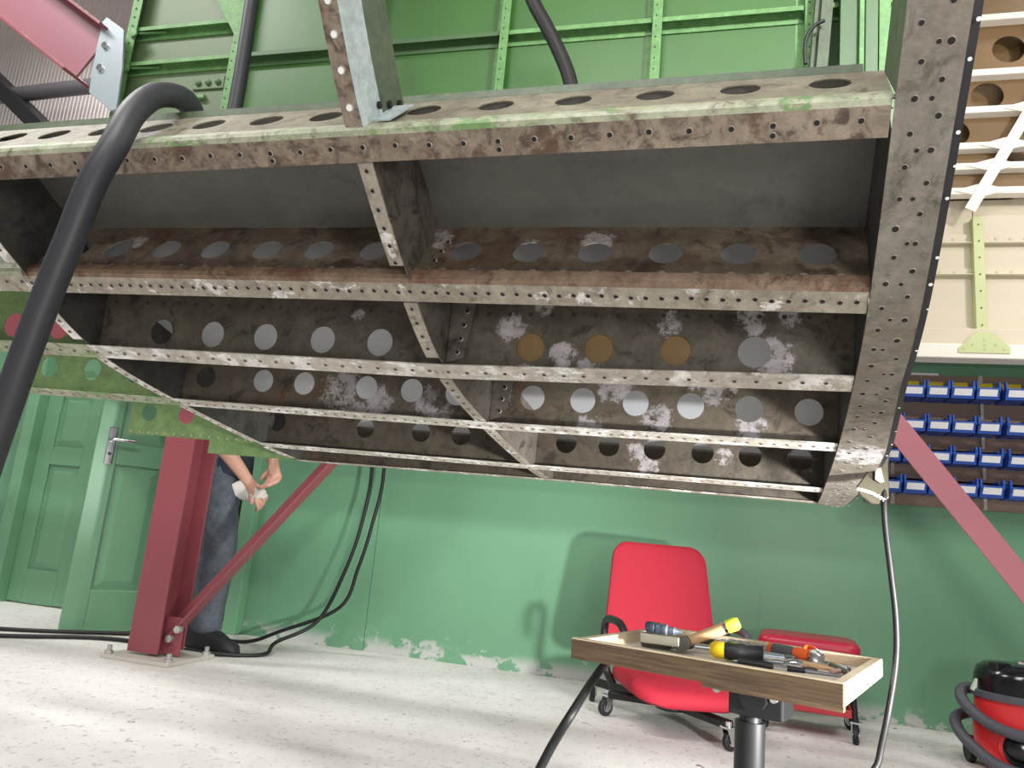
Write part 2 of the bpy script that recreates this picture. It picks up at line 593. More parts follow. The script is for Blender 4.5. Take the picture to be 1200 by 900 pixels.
def sheet(mb, k, prof, s0, s1, th=-.0022, mis=None, brk=True):
    """bent sheet: profile offsets (d, u) from stringer k swept along the span"""
    ss = [s0] + ([b for b in (SL, 0) if s0 < b < s1] if brk else []) + [s1]
    pr = [V(p) for p in prof]
    nr = []
    for i in range(len(pr)):
        t = (pr[min(i + 1, len(pr) - 1)] - pr[max(i - 1, 0)]).normalized()
        nr.append(V((-t.y, t.x)))
    n = len(pr)
    for j in range(len(ss) - 1):
        A = [P(k, ss[j], p.x, p.y) for p in pr] + [P(k, ss[j], (p + q * th).x, (p + q * th).y) for p, q in zip(pr, nr)]
        B = [P(k, ss[j + 1], p.x, p.y) for p in pr] + [P(k, ss[j + 1], (p + q * th).x, (p + q * th).y) for p, q in zip(pr, nr)]
        for i in range(n - 1):
            mb.mi = mis[i] if mis else 0
            o = 2 * n
            mb.add([A[i], A[i + 1], A[n + i + 1], A[n + i], B[i], B[i + 1], B[n + i + 1], B[n + i]],
                   [(0, 1, 5, 4), (2, 3, 7, 6), (0, 4, 7, 3), (1, 2, 6, 5), (0, 3, 2, 1), (4, 5, 6, 7)])
    mb.mi = 0


def pin(mb, p, nrm, r=.0032, rim=True, h=.0012, dark=0):
    """drilled rivet hole: pale burr with a dark centre"""
    nrm = V(nrm).normalized()
    x = nrm.cross(WS if abs(nrm.dot(WS)) < .9 else WU).normalized()
    y = nrm.cross(x)
    n = 8
    c = [(math.cos(2 * math.pi * i / n), math.sin(2 * math.pi * i / n)) for i in range(n)]
    if rim:
        mb.mi = 1
        vs = [p + (x * a + y * b) * r * 1.4 for a, b in c] + [p + (x * a + y * b) * r + nrm * h for a, b in c]
        mb.add(vs, [(i, (i + 1) % n, n + (i + 1) % n, n + i) for i in range(n)])
    mb.mi = dark
    mb.add([p + (x * a + y * b) * r + nrm * h * .8 for a, b in c], [tuple(range(n))])
    mb.mi = 0


FWS = [.027, .027, .025, .024, .024, .012]  # half flange widths
WEBDIR = [V((.69, .72)), V((.53, .85)).normalized(), V((-.05, 1)).normalized(), V((-.05, 1)).normalized(), V((-.05, 1)).normalized(), V((0, 1))]
WEBLEN = [.158, .162, .155, .146, .142, .135]
HOLES = [
    [(s, .098, .029) for s in (.68, .556, .432, .306, .18, .056, -.122, -.238, -.355, -.466, -.580, -.696, -.80, -.96, -1.08)],
    [(s, .078, .029) for s in (.68, .558, .439, .317, .199, .081, -.101, -.217, -.332, -.45, -.565, -.682, -.785, -.95, -1.07)],
    [(s, .052, .029) for s in (.587, .447, .303, .168, -.154, -.286, -.424, -.557, -.691, -.978, -1.114, -1.25)],
    [(s, .070, .029) for s in (.697, .576, .453, .333, .213, .095, -.091, -.207, -.327, -.5, -.618, -.79, -1.018, -1.155, -1.303)],
    [(s, .073, .029) for s in (.699, .575, .454, .328, .204, .085, -.225, -.349, -.527, -.826, -1.157, -1.299)],
    []]
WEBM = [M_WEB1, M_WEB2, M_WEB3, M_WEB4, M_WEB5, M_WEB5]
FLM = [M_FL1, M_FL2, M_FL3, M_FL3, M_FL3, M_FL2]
PITCH = [.0555, .0245, .039, .0265, .028, .05]
SEND = [-1.5, -1.42, -1.42, -1.42, -1.37, -1.22]
for k in range(6):
    t, wdr = TAN[k], WEBDIR[k]
    FW = FWS[k]
    nin = V((-t.y, t.x))  # inwards
    wn = V((wdr.y, -wdr.x))  # web normal, away from camera
    if k < 2:      # web springs from the front edge through a soft bend
        fl = [t * FW, -t * (FW - .012), -t * (FW - .004) + nin * .003, -t * FW + nin * .010, -t * FW + nin * .010 + wdr * .016]
        mis = [0, 1, 1, 1]
        base = -t * FW + nin * .008
        off = .0045
        mats = [FLM[k], M_GRPRIM if k == 0 else M_BEND]
    else:
        fl = [t * FW, -t * FW]
        mis = [0]
        base = nin * .002
        off = 0.0
        mats = [FLM[k]]

    def webf(s, v, w_, k=k, base=base, wdr=wdr, wn=wn, off=off):
        q = base + wdr * v + wn * (off - w_)
        return P(k, s, q.x, q.y)
    # dark bays
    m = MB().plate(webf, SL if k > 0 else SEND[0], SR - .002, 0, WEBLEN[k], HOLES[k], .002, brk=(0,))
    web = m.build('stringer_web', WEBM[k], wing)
    m = MB()
    sheet(m, k, fl, SL - .01 if k > 0 else SEND[0], SR - (.004 if k else .006), mis=mis)
    flo = m.build('stringer_flange', mats, web)
    # drilled holes along the flange
    m = MB()
    s = SL - .0 if k else SEND[0]
    i = 0
    while s < SR - .01:
        j = random.uniform(-.0015, .0015)
        q = t * (.004 if k < 2 else 0.0) + t * j - nin * .0006
        pin(m, P(k, s, q.x, q.y), -(WD * nin.x + WU * nin.y), .0040 if k < 2 else .0034)
        if k == 0 and i % 7 == 3:
            q = t * .017 - nin * .0006
            pin(m, P(k, s, q.x, q.y), -(WD * nin.x + WU * nin.y), .004)
        s += PITCH[k] + random.uniform(-.0015, .0015)
        i += 1
    if k < 5:
        stuff(m.build('rivet_holes', [M_DARK, M_RIM], web))
    # fastener row on the web
    if k in (1, 2):
        m = MB()
        s = SL + .03
        while s < SR - .03:
            q = webf(s, .022 if k == 1 else .118, .0005)
            pin(m, q, -(WD * wn.x + WU * wn.y), .0050 if k == 1 else .0048, k == 1, .0012, 1 if k == 1 else 0)
            s += .055 if k == 1 else .043
        stuff(m.build('web_rivets', [paint('web_hole', '35302a', .7), M_RIM], web))
    # green bay beyond the left rib
    if k > 0:
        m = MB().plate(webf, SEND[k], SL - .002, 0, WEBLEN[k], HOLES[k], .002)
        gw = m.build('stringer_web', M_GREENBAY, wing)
        if k < 4:
            m = MB()
            sheet(m, k, fl, SEND[k], SL - .012, mis=mis)
            m.build('stringer_flange', [M_GRPRIM if k > 1 else M_FL2, M_GRPRIM], gw)
            m = MB()
            s = SEND[k] + .02
            while s < SL - .02:
                q = -nin * .0006
                pin(m, P(k, s, q.x, q.y), -(WD * nin.x + WU * nin.y), .0036)
                s += .04
            stuff(m.build('rivet_holes', [M_DARK, M_RIM], gw))
        elif k == 4:
            m = MB()
            s = SEND[k] + .012
            while s < SL - .02:
                pin(m, webf(s, .008, .0006), -WD, .0028)
                s += .033
            stuff(m.build('rivet_holes', [M_RIM, M_RIM], gw))

# top lip of the front web
m = MB()
q0 = -TAN[0] * FWS[0] + V((-TAN[0].y, TAN[0].x)) * .008 + WEBDIR[0] * WEBLEN[0]
sheet(m, 0, [q0 + V((.002, -.004)), q0 + V((.006, .012))], SEND[0], SR - .03, th=-.003)
m.build('web_lip', M_DKGREEN, wing)
# inner sheets: the flat panel and the clean sheet over the bays
IU = lambda s, i: P(min(i, 5), s).z


def inpt(i, s):
    d, u = IN[i]
    return W(s, d, u + uk(i, s) - UK[i][1])


for i, mt, nm in ((0, M_PANEL, 'inner_panel'), (1, paint('shaded_grey_sheet', '66686b', .5, .1, .1), 'inner_skin'), (2, M_INNER, 'inner_skin'), (3, M_INNER, 'inner_skin'), (4, M_INNER, 'inner_skin')):  # darker first inner skin: shade behind the holes put into its colour
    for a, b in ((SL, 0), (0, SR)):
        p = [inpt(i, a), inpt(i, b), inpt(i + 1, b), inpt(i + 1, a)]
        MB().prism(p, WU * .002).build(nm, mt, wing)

# ribs
def prof(s, samples=8):
    """outline of the lower surface at span s as a smooth list of (d, u)"""
    top = [(-.50, .60), (-.425, .435), (-.352, .318)]
    pts = [V((d, u, 0)) for d, u in top] + [V((DK[k], uk(k, s), 0)) for k in range(6)]
    return [(p.x, p.y) for p in smooth_path(pts, samples)]


def rib_flange(s_mid, s_a, s_b, mat, name, parent, gap=.031, pitch=.034, seglist=range(5)):
    for k in seglist:
        d0, d1 = DK[k] + TAN[k].x * gap, DK[k + 1] - TAN[k + 1].x * gap
        pts = [q for q in prof(s_mid, 10) if d0 <= q[0] <= d1]
        if len(pts) < 2:
            continue
        pts = [(d0, pts[0][1] - (pts[1][1] - pts[0][1]) / (pts[1][0] - pts[0][0]) * (pts[0][0] - d0))] + pts
        m = MB()
        for (a, b) in zip(pts, pts[1:]):
            m.hexa([W(s_a, *a), W(s_b, *a), W(s_b, *b), W(s_a, *b)] + [p + WU * .0022 for p in (W(s_a, *a), W(s_b, *a), W(s_b, *b), W(s_a, *b))])
        o = m.build(name, mat, parent)
        m = MB()
        L = 0
        nxt = .012
        for (a, b) in zip(pts, pts[1:]):
            l = math.hypot(b[0] - a[0], b[1] - a[1])
            while L + l > nxt:
                f = (nxt - L) / l
                q = W((s_a + s_b) / 2, a[0] + (b[0] - a[0]) * f, a[1] + (b[1] - a[1]) * f - .0006)
                pin(m, q, -(WD * -(b[1] - a[1]) + WU * (b[0] - a[0])), .0036)
                nxt += pitch
            L += l
        if m.f:
            stuff(m.build('rivet_holes', [M_DARK, M_RIM], o))


def rib_web(s, mat, seglist=range(5), th=.002):
    for k in seglist:
        pts = [q for q in prof(s, 10) if DK[k] <= q[0] <= DK[k + 1] + 1e-6]
        low = [W(s, *q) + WU * .001 for q in pts]
        MB().prism(low + [inpt(k + 1, s), inpt(k, s)], WS * th).build('rib_web', mat, wing)


M_RIBD = worn('dark_rib', '45433f', '35332f', '252321', '7d7a78', .5, .63, 10)
for s in (SL, 0.0):
    rib_web(s, M_RIB if s == 0 else M_RIBD)
    rib_flange(s, s - .026, s, M_FL3 if s else M_FL2, 'rib_flange', wing)
rib_web(SR - .003, M_RIBD)
# cleats that tie the middle rib to the stringers
for k in (1, 2, 3):
    b = P(k, .004, *(V((-TAN[k].y, TAN[k].x)) * .01 - TAN[k] * .02)[:2])
    m = MB()
    wd = WD * WEBDIR[k].x + WU * WEBDIR[k].y
    m.prism([b - wd * .002, b + WS * .035 + wd * .01, b + WS * .05 + wd * .12, b + wd * .135], WD * -.002)
    m.build('cleat', M_RIB, wing)
    m = MB()
    for i in range(4):
        pin(m, b + WS * (.022 + .004 * i) + wd * (.02 + .028 * i) - WD * .003, -WD, .0042)
    stuff(m.build('cleat_rivets', [M_DARK, M_RIM], wing))

# upper rib post above the front stringer, middle rib
inner = V((.108, .105))
for s, full in ((0.0, True), (SR - .003, False)):
    pts = [q for q in prof(s, 8) if q[0] <= DK[0] - .021]
    outr = [W(s, *q) for q in pts]
    half = [W(s, q[0] + inner.x * .46, q[1] + inner.y * .46) for q in pts]
    full_ = [W(s, q[0] + inner.x, q[1] + inner.y) for q in pts]
    MB().prism(outr + half[::-1], WS * .002).build('rib_web', M_PALEBLUE if full else M_DKGREEN, wing)
    MB().prism(half + full_[::-1], WS * .002).build('rib_stiffener', M_DKGREEN, wing)
    if full:
        m = MB()
        for a, b in zip(pts, pts[1:]):
            q4 = [W(s - .030, *a), W(s, *a), W(s, *b), W(s - .030, *b)]
            m.hexa(q4 + [p + WD * .002 for p in q4])
        o = m.build('rib_flange', M_FL1, wing)
        m = MB()
        for i in range(2, len(pts) - 1, 2):
            pin(m, W(s - .014, *pts[i]) - WD * .001, V((0, -.8, -.6)), .0055, True, .002, 0)
        stuff(m.build('rivet_holes', [M_WHITE, M_RIM], o))
        # foot cleat with slots
        a = W(s + .002, pts[-1][0] + .02, pts[-1][1] + .02)
        MB().prism([a, a + WD * .06 + WU * .062, a + WD * .06 + WU * .062 + WS * .035, a + WS * .03], V((0, -.002, .002))).build('foot_cleat', M_PALEBLUE, wing)
        m = MB()
        for i in range(3):
            c = W(s + .0025, pts[-1][0] + .03 + i * .03, pts[-1][1] + .055 + i * .02)
            m.cyl(c, c + WS * .004, .006, n=12)
        m.build('bolt', M_DARK, wing)

# end rib: broad drilled strip along the whole outline, dark joggle on its outer edge
SRR = [(-.6, .828), (.2, .829), (.47, .846), (.7, .846), (1.07, .822)]


def srr(d):
    for (a, x), (b, y) in zip(SRR, SRR[1:]):
        if a <= d <= b:
            return x + (y - x) * (d - a) / (b - a)
    return SRR[-1][1]


pts = prof(SR, 8)
m, mj = MB(), MB()
for a, b in zip(pts, pts[1:]):
    ta = V((b[0] - a[0], b[1] - a[1])).normalized()
    no = V((ta.y, -ta.x)) * .0045      # outwards
    A, B = (a[0] + no.x, a[1] + no.y), (b[0] + no.x, b[1] + no.y)
    q4 = [W(SR - .003, *A), W(srr(a[0]), *A), W(srr(b[0]), *B), W(SR - .003, *B)]
    m.hexa(q4 + [p + (WD * -no.x + WU * -no.y) * .6 for p in q4])
    i4 = [W(srr(a[0]) - .001, a[0], a[1]), W(srr(a[0]) + .012, a[0], a[1] + .004), W(srr(b[0]) + .012, b[0], b[1] + .004), W(srr(b[0]) - .001, b[0], b[1])]
    mj.hexa(i4 + [p + WU * .003 for p in i4])
strip = m.build('end_strip', M_END, wing)
jog = mj.build('joggle_edge', M_BLACK, wing)
m, mw = MB(), MB()
L = 0
nxt = .02
i = 0
for a, b in zip(pts, pts[1:]):
    l = math.hypot(b[0] - a[0], b[1] - a[1])
    ta = V((b[0] - a[0], b[1] - a[1])).normalized()
    no = V((ta.y, -ta.x))
    while L + l > nxt:
        f = (nxt - L) / l
        d, u = a[0] + (b[0] - a[0]) * f + no.x * .0050, a[1] + (b[1] - a[1]) * f + no.y * .0050
        ss = SR + (.018 if i % 2 else .050) + random.uniform(-.004, .004)
        pin(m, W(ss, d, u), WD * no.x + WU * no.y, random.choice((.0036, .0042, .0048)))
        if i % 3 == 0:
            pin(m, W(SR + .034 + random.uniform(-.006, .006), d, u), WD * no.x + WU * no.y, .0032)
        if i % 2 and random.random() < .6:
            pin(mw, W(srr(d) + .007 + random.uniform(-.002, .002), d, u), WD * no.x + WU * no.y, random.uniform(.0015, .003), False)
        nxt += .0225 if d < .3 else .034
        i += 1
    L += l
stuff(m.build('rivet_holes', [M_DARK, M_RIM], strip))
stuff(mw.build('edge_rivets', [M_WHITE, M_RIM], jog))

# brown blanking discs seen in three holes
for s in (.168, .303, .447):
    c = P(2, s, .0025, .054)
    m = MB().cyl(c, c + WD * .002, .036, n=24)
    m.build('blanking_disc', paint('ochre_tape', '77603f', .5, var=.2, scale=40), wing, smooth=40)
# turned tip fitting below the end rib
tp = [ond(x, y, .62) for x, y in ((1062, 470), (1046, 500), (1041, 545), (1042, 583), (1034, 592), (1020, 590), (1008, 581), (1003, 571), (1014, 556), (1026, 537), (1034, 500))]
m = MB()
m.prism(tp, V((.002, .012, 0)))
tip = m.build('tip_fitting', paint('bright_alloy', '4a4639', .4, .6, .25, 14), wing, bevel=.003)
m = MB()
for i in range(9):
    f = i / 8
    p = ond(1006 + 30 * f, 573 + 13 * f - 2 * math.sin(f * 3), .615)
    pin(m, p, -FWD, .004, False)
stuff(m.build('rivets', [M_RIM], tip))
m = MB()
m.prism([ond(x, y, .61) for x, y in ((1026, 537), (1030, 540), (1036, 565), (1031, 566), (1025, 562))], V((0, -.004, 0)))
m.build('bright_slot', M_RIM, tip)

# ------------------------------------------------------------------ green structure standing behind the wing
M_G1 = paint('bright_green_primer', '39662a', .42, var=.10, scale=3)
M_G2 = paint('grey_green_primer', '586c49', .5, var=.10, scale=3)
M_G3 = worn('green_frame_primer', '6f9e60', '5f8f52', '48703e', 'a5c29c', .6, .68, 8, metal=0)
M_G4 = paint('deep_and_shaded_green_primer', '45643d', .5, var=.12)
GY = 2.5
gs = thing('green_fuselage_panel', 'bright green primed airframe panel with upright frames, rising behind the stripped wing', 'airframe panel', (-1.0, GY, 2.1))
FX = [-2.64, -2.07, -1.45, -.845, -.25, .287, .585]
Z0, Z1 = 2.1, 3.6
for i in range(6):
    a, b = FX[i], FX[i + 1]
    MB().box(((a + b) / 2, GY + .05, (Z0 + Z1) / 2), (b - a - .004, .003, Z1 - Z0)).build('skin_panel', M_G2 if i == 0 else M_G1, gs)
    for z in (2.28, 2.635, 2.815, 3.05, 3.3):
        if i == 0 or z in (2.28, 2.635, 3.05, 3.3):
            m = MB().box(((a + b) / 2, GY + .046, z), (b - a - .01, .006, .05))
            m.box(((a + b) / 2, GY + .028, z + .022), (b - a - .01, .034, .004))
            m.box(((a + b) / 2, GY + .012, z + .014), (b - a - .01, .003, .018))
            m.build('stringer', M_G4 if i in (1, 2) else M_G3, gs)  # deeper green paints shade into the stringers of the second and third bays
for i, x in enumerate(FX[:6]):
    m = MB().box((x, GY + .03, (Z0 + Z1) / 2), (.003, .06, Z1 - Z0))
    m.box((x + (.016 if i else .02), GY, (Z0 + Z1) / 2), (.035 if i else .05, .003, Z1 - Z0))
    m.box((x - .014, GY + .048, (Z0 + Z1) / 2), (.03, .002, Z1 - Z0))
    fr = m.build('frame', M_G3, gs)
    m = MB()
    z = 2.3
    while z < 3.2:
        pin(m, V((x + (.012 if i else .02), GY - .003, z)), V((0, -1, 0)), .004 if i == 0 else .0025)
        z += .045
    stuff(m.build('rivet_holes', [M_DARK, M_G3], fr))
# gusset at the second frame and the lugs and access plate of the first bay
MB().prism([(-2.25, GY - .003, 3.02), (-2.03, GY - .003, 2.69), (-2.03, GY - .003, 3.02)], (0, -.003, 0)).build('gusset', M_G3, gs)
for z in (2.635, 2.815, 2.46):
    MB().lathe([(.012, 0), (.02, .004), (.02, .012), (.008, .014)], (-2.60, GY - .002, z - .02), 16, (0, -1, 0)).build('lug', M_G3, gs, smooth=40)
    MB().bar((-2.6, GY + .02, z - .002), (-2.46, GY + .035, z + .004), .012, .010).build('lug_arm', M_G3, gs, bevel=.003)
ap = MB().box((-2.19, GY + .044, 2.545), (.16, .008, .062)).build('access_plate', M_G2, gs, bevel=.004)
for dx in (-.05, 0, .05):
    MB().lathe([(.012, 0), (.014, .006), (.006, .012)], (-2.19 + dx, GY + .04, 2.545), 14, (0, -1, 0)).build('stud', M_G4, ap, smooth=40)
MB().box((-2.21, GY + .04, 2.475), (.035, .02, .018)).build('clip', M_G3, gs, bevel=.003)
# heavy uprights at its right end
for (x0, x1, y, mt) in ((961, 968, 2.44, M_DKGREEN), (969, 983, 2.42, M_DKGREEN), (986, 1008, 2.47, M_G4), (1009, 1015, 2.45, M_G3), (1016, 1031, 2.46, M_G4), (1032, 1046, 2.48, M_G3)):
    a, b = at(x0, 40, y), at(x1, 40, y)
    lean = .05 if x0 < 985 else .01
    m = MB().prism([(a.x - lean, y, Z0), (b.x - lean, y, Z0), (b.x + lean, y, Z1), (a.x + lean, y, Z1)], (0, .04, 0))
    m.build('upright', mt, gs, bevel=.002)

# red inclined beam with grey splice plate at the left end
M_RED = paint('red_oxide_steel', '84424a', .42, var=.10, scale=5)
M_REDL = paint('red_oxide_lit', '96626c', .42, var=.08, scale=5)  # paler than the flanges: light on the web put into the red
BY = 2.47
a, b = at(106, 62, BY), at(-25, -40, BY)
ax = (b - a).normalized()
nv = V((-ax.z, 0, ax.x))
if nv.z < 0:
    nv = -nv
rb = thing('red_roof_beam', 'red steel I-beam sloping down to a grey bolted plate', 'beam', tuple(a))
b = a + ax * 1.5
a = a - ax * .03
MB().bar(a, b, .012, .25, nv).build('beam_web', M_REDL, rb)
for sgn in (-1, 1):
    MB().bar(a + nv * .13 * sgn, b + nv * .13 * sgn, .15, .014, nv).build('beam_flange', M_RED, rb, bevel=.002)
pl = [at(x, y, BY - .03) for x, y in ((104, 108), (106, 95), (113, 55), (120, 25), (125, 20), (145, 35), (143, 80), (136, 128), (130, 130))]
sp = MB().prism(pl, (0, .012, 0)).build('splice_plate', paint('grey_painted_plate', '9aa6ab', .4, .2, .06), rb, bevel=.002)
for q in ((124, 54), (118, 80)):
    p = at(*q, BY - .03)
    MB().cyl(p, p + V((0, -.012, 0)), .016, n=6).build('bolt', M_CHROME, sp)

# ------------------------------------------------------------------ cream structure above the racks
M_TAN = paint('tan_shaded_primer', '7d6340', .5, var=.10, scale=8)  # tan puts the shade of the webs into their colour
M_CREAM = paint('cream_primer', 'd6cdb8', .5, var=.05)
M_CWHITE = paint('white_lit_primer', 'f2efe6', .5, var=.03)  # white puts the light on the flanges into their colour
M_LIME = paint('lime_primer', 'c6d09a', .5, var=.08)
CY = 3.86
cs = thing('cream_wing_frame', 'cream and tan airframe with round holes standing on the white rail above the blue bins', 'airframe', (1.6, CY, WALL_TOP + .035))
CX0, CX1 = .72, 2.3
zs = [2.545, 2.675, 2.785, 2.98, 3.185, 3.495, 3.80]
hx = {5: (1.01, 1.41, 1.81, 2.1), 4: (.92, 1.305, 1.7, 2.05), 3: (.78, 1.15, 1.52, 1.9), 2: (.96, 1.10, 1.42, 1.75), 1: (.9, 1.08, 1.5, 1.9), 6: (.9, 1.2, 1.6, 2.0)}
for i in range(len(zs) - 1):
    z0, z1 = zs[i], zs[i + 1]
    y = CY - .02
    r = min(.075, (z1 - z0) * .36)
    ff = lambda s, v, w_, y=y, z0=z0: V((s, y - w_, z0 + v))
    MB().plate(ff, CX0, CX1, .006, z1 - z0 - .006, [(h, (z1 - z0) / 2, r) for h in hx[i + 1]], .003, 28).build('web', M_TAN, cs)
    MB().box(((CX0 + CX1) / 2, y + .09, (z0 + z1) / 2), (CX1 - CX0, .003, z1 - z0)).build('back_web', M_TAN, cs)
for z in zs:
    MB().box(((CX0 + CX1) / 2, CY - .045, z), (CX1 - CX0, .055, .035)).build('flange', M_CWHITE, cs, bevel=.002)
for (xc, z) in ((1.47, 2.98), (1.36, 2.785), (1.30, 2.675), (1.245, 2.545)):
    MB().prism([(xc - .12, CY - .075, z), (xc, CY - .075, z + .035), (xc + .12, CY - .075, z), (xc, CY - .075, z - .035)], (0, -.003, 0)).build('diamond_gusset', M_CWHITE, cs)
MB().bar((1.19, CY - .082, 2.44), (1.62, CY - .082, 3.25), .05, .006, (0, 1, 0)).build('diagonal_strap', M_CWHITE, cs)
# lower panels, stringers and stiffener
for a, b in ((CX0, 1.235), (1.235, 1.78), (1.78, CX1)):
    MB().box(((a + b) / 2, CY + .03, 2.14), (b - a - .004, .004, .80)).build('skin_panel', M_CREAM, cs)
for z, h in ((2.33, .05), (2.16, .035), (1.855, .05)):
    m = MB().box(((CX0 + CX1) / 2, CY + .02, z), (CX1 - CX0, .012, h))
    m.box(((CX0 + CX1) / 2, CY + .008, z - h / 2), (CX1 - CX0, .03, .004))
    o = m.build('stringer', M_CREAM, cs)
    m = MB()
    x = CX0 + .05
    while x < CX1:
        pin(m, V((x, CY + .0135, z)), V((0, -1, 0)), .006, True, .003, 1)
        x += .062
    stuff(m.build('rivets', [M_TAN, M_CREAM], o))
m = MB().box((1.243, CY - .02, 2.13), (.045, .004, .60))
m.box((1.222, CY + .002, 2.13), (.004, .05, .60))
st = m.build('stiffener', M_LIME, cs)
m = MB()
for i in range(7):
    pin(m, V((1.243, CY - .023, 1.88 + i * .085)), V((0, -1, 0)), .004)
stuff(m.build('rivet_holes', [M_DARK, M_LIME], st))
MB().box((1.5, CY, WALL_TOP + .075), (1.56, .06, .08)).build('base_rail', M_CREAM, cs, bevel=.003)
gp = MB().prism([(1.13, CY - .052, 1.735), (1.13, CY - .052, 1.755), (1.205, CY - .052, 1.835), (1.275, CY - .052, 1.835), (1.345, CY - .052, 1.765), (1.345, CY - .052, 1.735)], (0, -.004, 0)).build('gusset', M_LIME, cs)
m = MB()
for x, z in ((1.155, 1.755), (1.19, 1.775), (1.24, 1.80), (1.24, 1.775), (1.24, 1.755), (1.285, 1.775), (1.32, 1.755)):
    pin(m, V((x, CY - .0565, z)), V((0, -1, 0)), .005, True, .002, 1)
stuff(m.build('rivets', [M_DARK, M_LIME], gp))

# ------------------------------------------------------------------ red jig: column, beam and brace
jg = thing('red_jig_column', 'red steel H-column bolted to the floor with a slanting brace, beside the green door', 'column', (-2.47, 3.2, 0))
cx, y0, y1, top = -2.475, 3.13, 3.32, 1.5
M_ZINC = paint('galvanised', 'b9b9b6', .35, .7, .1)
MB().box((cx, y0 + .006, top / 2 + .015), (.165, .012, top - .03)).build('column_flange', M_RED, jg, bevel=.002)
MB().box((cx, y1 - .006, top / 2 + .015), (.165, .012, top - .03)).build('column_flange', M_RED, jg, bevel=.002)
MB().box((cx, (y0 + y1) / 2, top / 2 + .015), (.01, y1 - y0 - .02, top - .03)).build('column_web', M_RED, jg)
bp = MB().box((cx + .03, (y0 + y1) / 2 - .01, .009), (.36, .34, .018)).build('base_plate', paint('grey_base_plate', 'b5b0a8', .6), jg, bevel=.003)
for dx in (-.13, .19):
    for dy in (-.14, .13):
        MB().cyl((cx + dx, (y0 + y1) / 2 + dy - .01, .015), (cx + dx, (y0 + y1) / 2 + dy - .01, .055), .011, n=8).cyl((cx + dx, (y0 + y1) / 2 + dy - .01, .016), (cx + dx, (y0 + y1) / 2 + dy - .01, .032), .019, n=6).build('anchor_bolt', M_ZINC, bp)
MB().box((-2.0, 3.22, top + .08), (5.24, .16, .16)).build('cross_beam', M_RED, jg, bevel=.003)
a, b = V((-2.40, 3.20, .085)), V((-1.30, 3.20, 1.42))
d = (b - a).normalized()
nb = V((-d.z, 0, d.x))
m = MB().bar(a, b, .07, .010, nb)
m.bar(a + nb * .03 + V((0, .033, 0)), b + nb * .03 + V((0, .033, 0)), .008, .066, nb)
br = m.build('brace', M_RED, jg, bevel=.002)
MB().box((cx + .095, 3.19, .11), (.12, .01, .17)).build('brace_cleat', M_RED, jg, bevel=.002)
for p in ((-2.372, 3.183, .10), (-2.335, 3.183, .145)):
    MB().cyl(p, (p[0], p[1] - .022, p[2]), .018, n=6).build('bolt', M_ZINC, br)
# red strut at the right
a, b = at(1040, 488, 3.312), at(1265, 765, 3.312)
d = (b - a).normalized()
a = a - d * .34
b = b + d * (b.z / -d.z)
rs = thing('red_strut', 'pinkish red steel angle strut slanting across the blue bins', 'strut', tuple(b))
M_PINK = paint('faded_red_steel', 'b06e78', .45, var=.08)
nb = V((-d.z, 0, d.x))
MB().bar(a, b, .008, .095, nb).build('strut_plate', M_PINK, rs, bevel=.002)
MB().bar(a + nb * .045 + V((0, .035, 0)), b + nb * .045 + V((0, .035, 0)), .07, .008, nb).build('strut_leg', M_PINK, rs)
MB().box((b.x, b.y, .006), (.2, .2, .012)).build('foot_plate', M_PINK, rs, bevel=.002)

# ------------------------------------------------------------------ blue picking bins on their rack
M_BLUE = paint('blue_plastic', '2350a8', .35, var=.06)
M_CARD = paint('white_label_card', 'eef0f4', .6, var=.02)
M_YEL = paint('yellow_card', 'd9c21f', .6)
M_RACK = paint('brown_rack_panel', '8a7466', .6, var=.08)
rk = thing('bin_rack', 'brown louvred panel on the green wall holding four rows of blue bins', 'rack', (1.35, WALL_Y - .03, 1.02))
MB().box((1.4, WALL_Y - .02, 1.36), (1.24, .03, .66)).build('back_panel', M_RACK, rk, bevel=.002)
ROWZ = [1.545, 1.378, 1.228, 1.08]
for z in ROWZ:
    m = MB().box((1.4, WALL_Y - .05, z + .075), (1.24, .03, .01)).box((1.4, WALL_Y - .062, z + .082), (1.24, .006, .022))
    m.build('louvre', M_RACK, rk)
for x in (.90, 1.305, 1.9):
    MB().box((x, WALL_Y - .045, 1.36), (.014, .03, .66)).build('upright', paint('pale_upright', 'b9b2a8', .5), rk)
BW = .105


def make_bin():
    e = thing('picking_bin', '', 'bin', (0, 0, 0))
    h, dp, t = .078, .15, .003
    m = MB()
    m.box((0, -dp / 2, t / 2), (BW - .006, dp - .03, t))
    for sx in (-1, 1):
        x = sx * (BW / 2 - .004)
        m.prism([(x, 0, 0), (x, 0, h), (x, -dp * .55, h), (x, -dp * .75, h * .62), (x, -dp, h * .55), (x, -dp + .022, 0)], (t * -sx, 0, 0))
    m.box((0, -.002, h / 2), (BW - .008, t, h))
    m.build('tub', M_BLUE, e, local=True)
    m = MB().prism([(-BW / 2 + .004, -dp + .02, 0), (-BW / 2 + .004, -dp - .004, h * .58), (-BW / 2 + .004, -dp + .002, h * .58), (-BW / 2 + .004, -dp + .026, 0)], (BW - .008, 0, 0))
    m.box((0, -dp - .001, h * .60), (BW - .004, .014, .007))
    m.build('front_lip', M_BLUE, e, local=True)
    for sx in (-1, 1):
        MB().box((sx * (BW / 2 - .006), -dp + .01, h * .75), (.009, .03, .045)).build('shoulder', M_BLUE, e, local=True, bevel=.002)
    MB().prism([(-.038, -dp + .012, .013), (-.038, -dp - .0065, .042), (-.038, -dp - .0055, .043), (-.038, -dp + .013, .014)], (.076, 0, 0)).build('label_card', M_CARD, e, local=True)
    return e


def copy_tree(o, parent=None):
    c = o.copy()
    COL.objects.link(c)
    c.parent = parent
    for ch in list(o.children):
        copy_tree(ch, c)
    return c


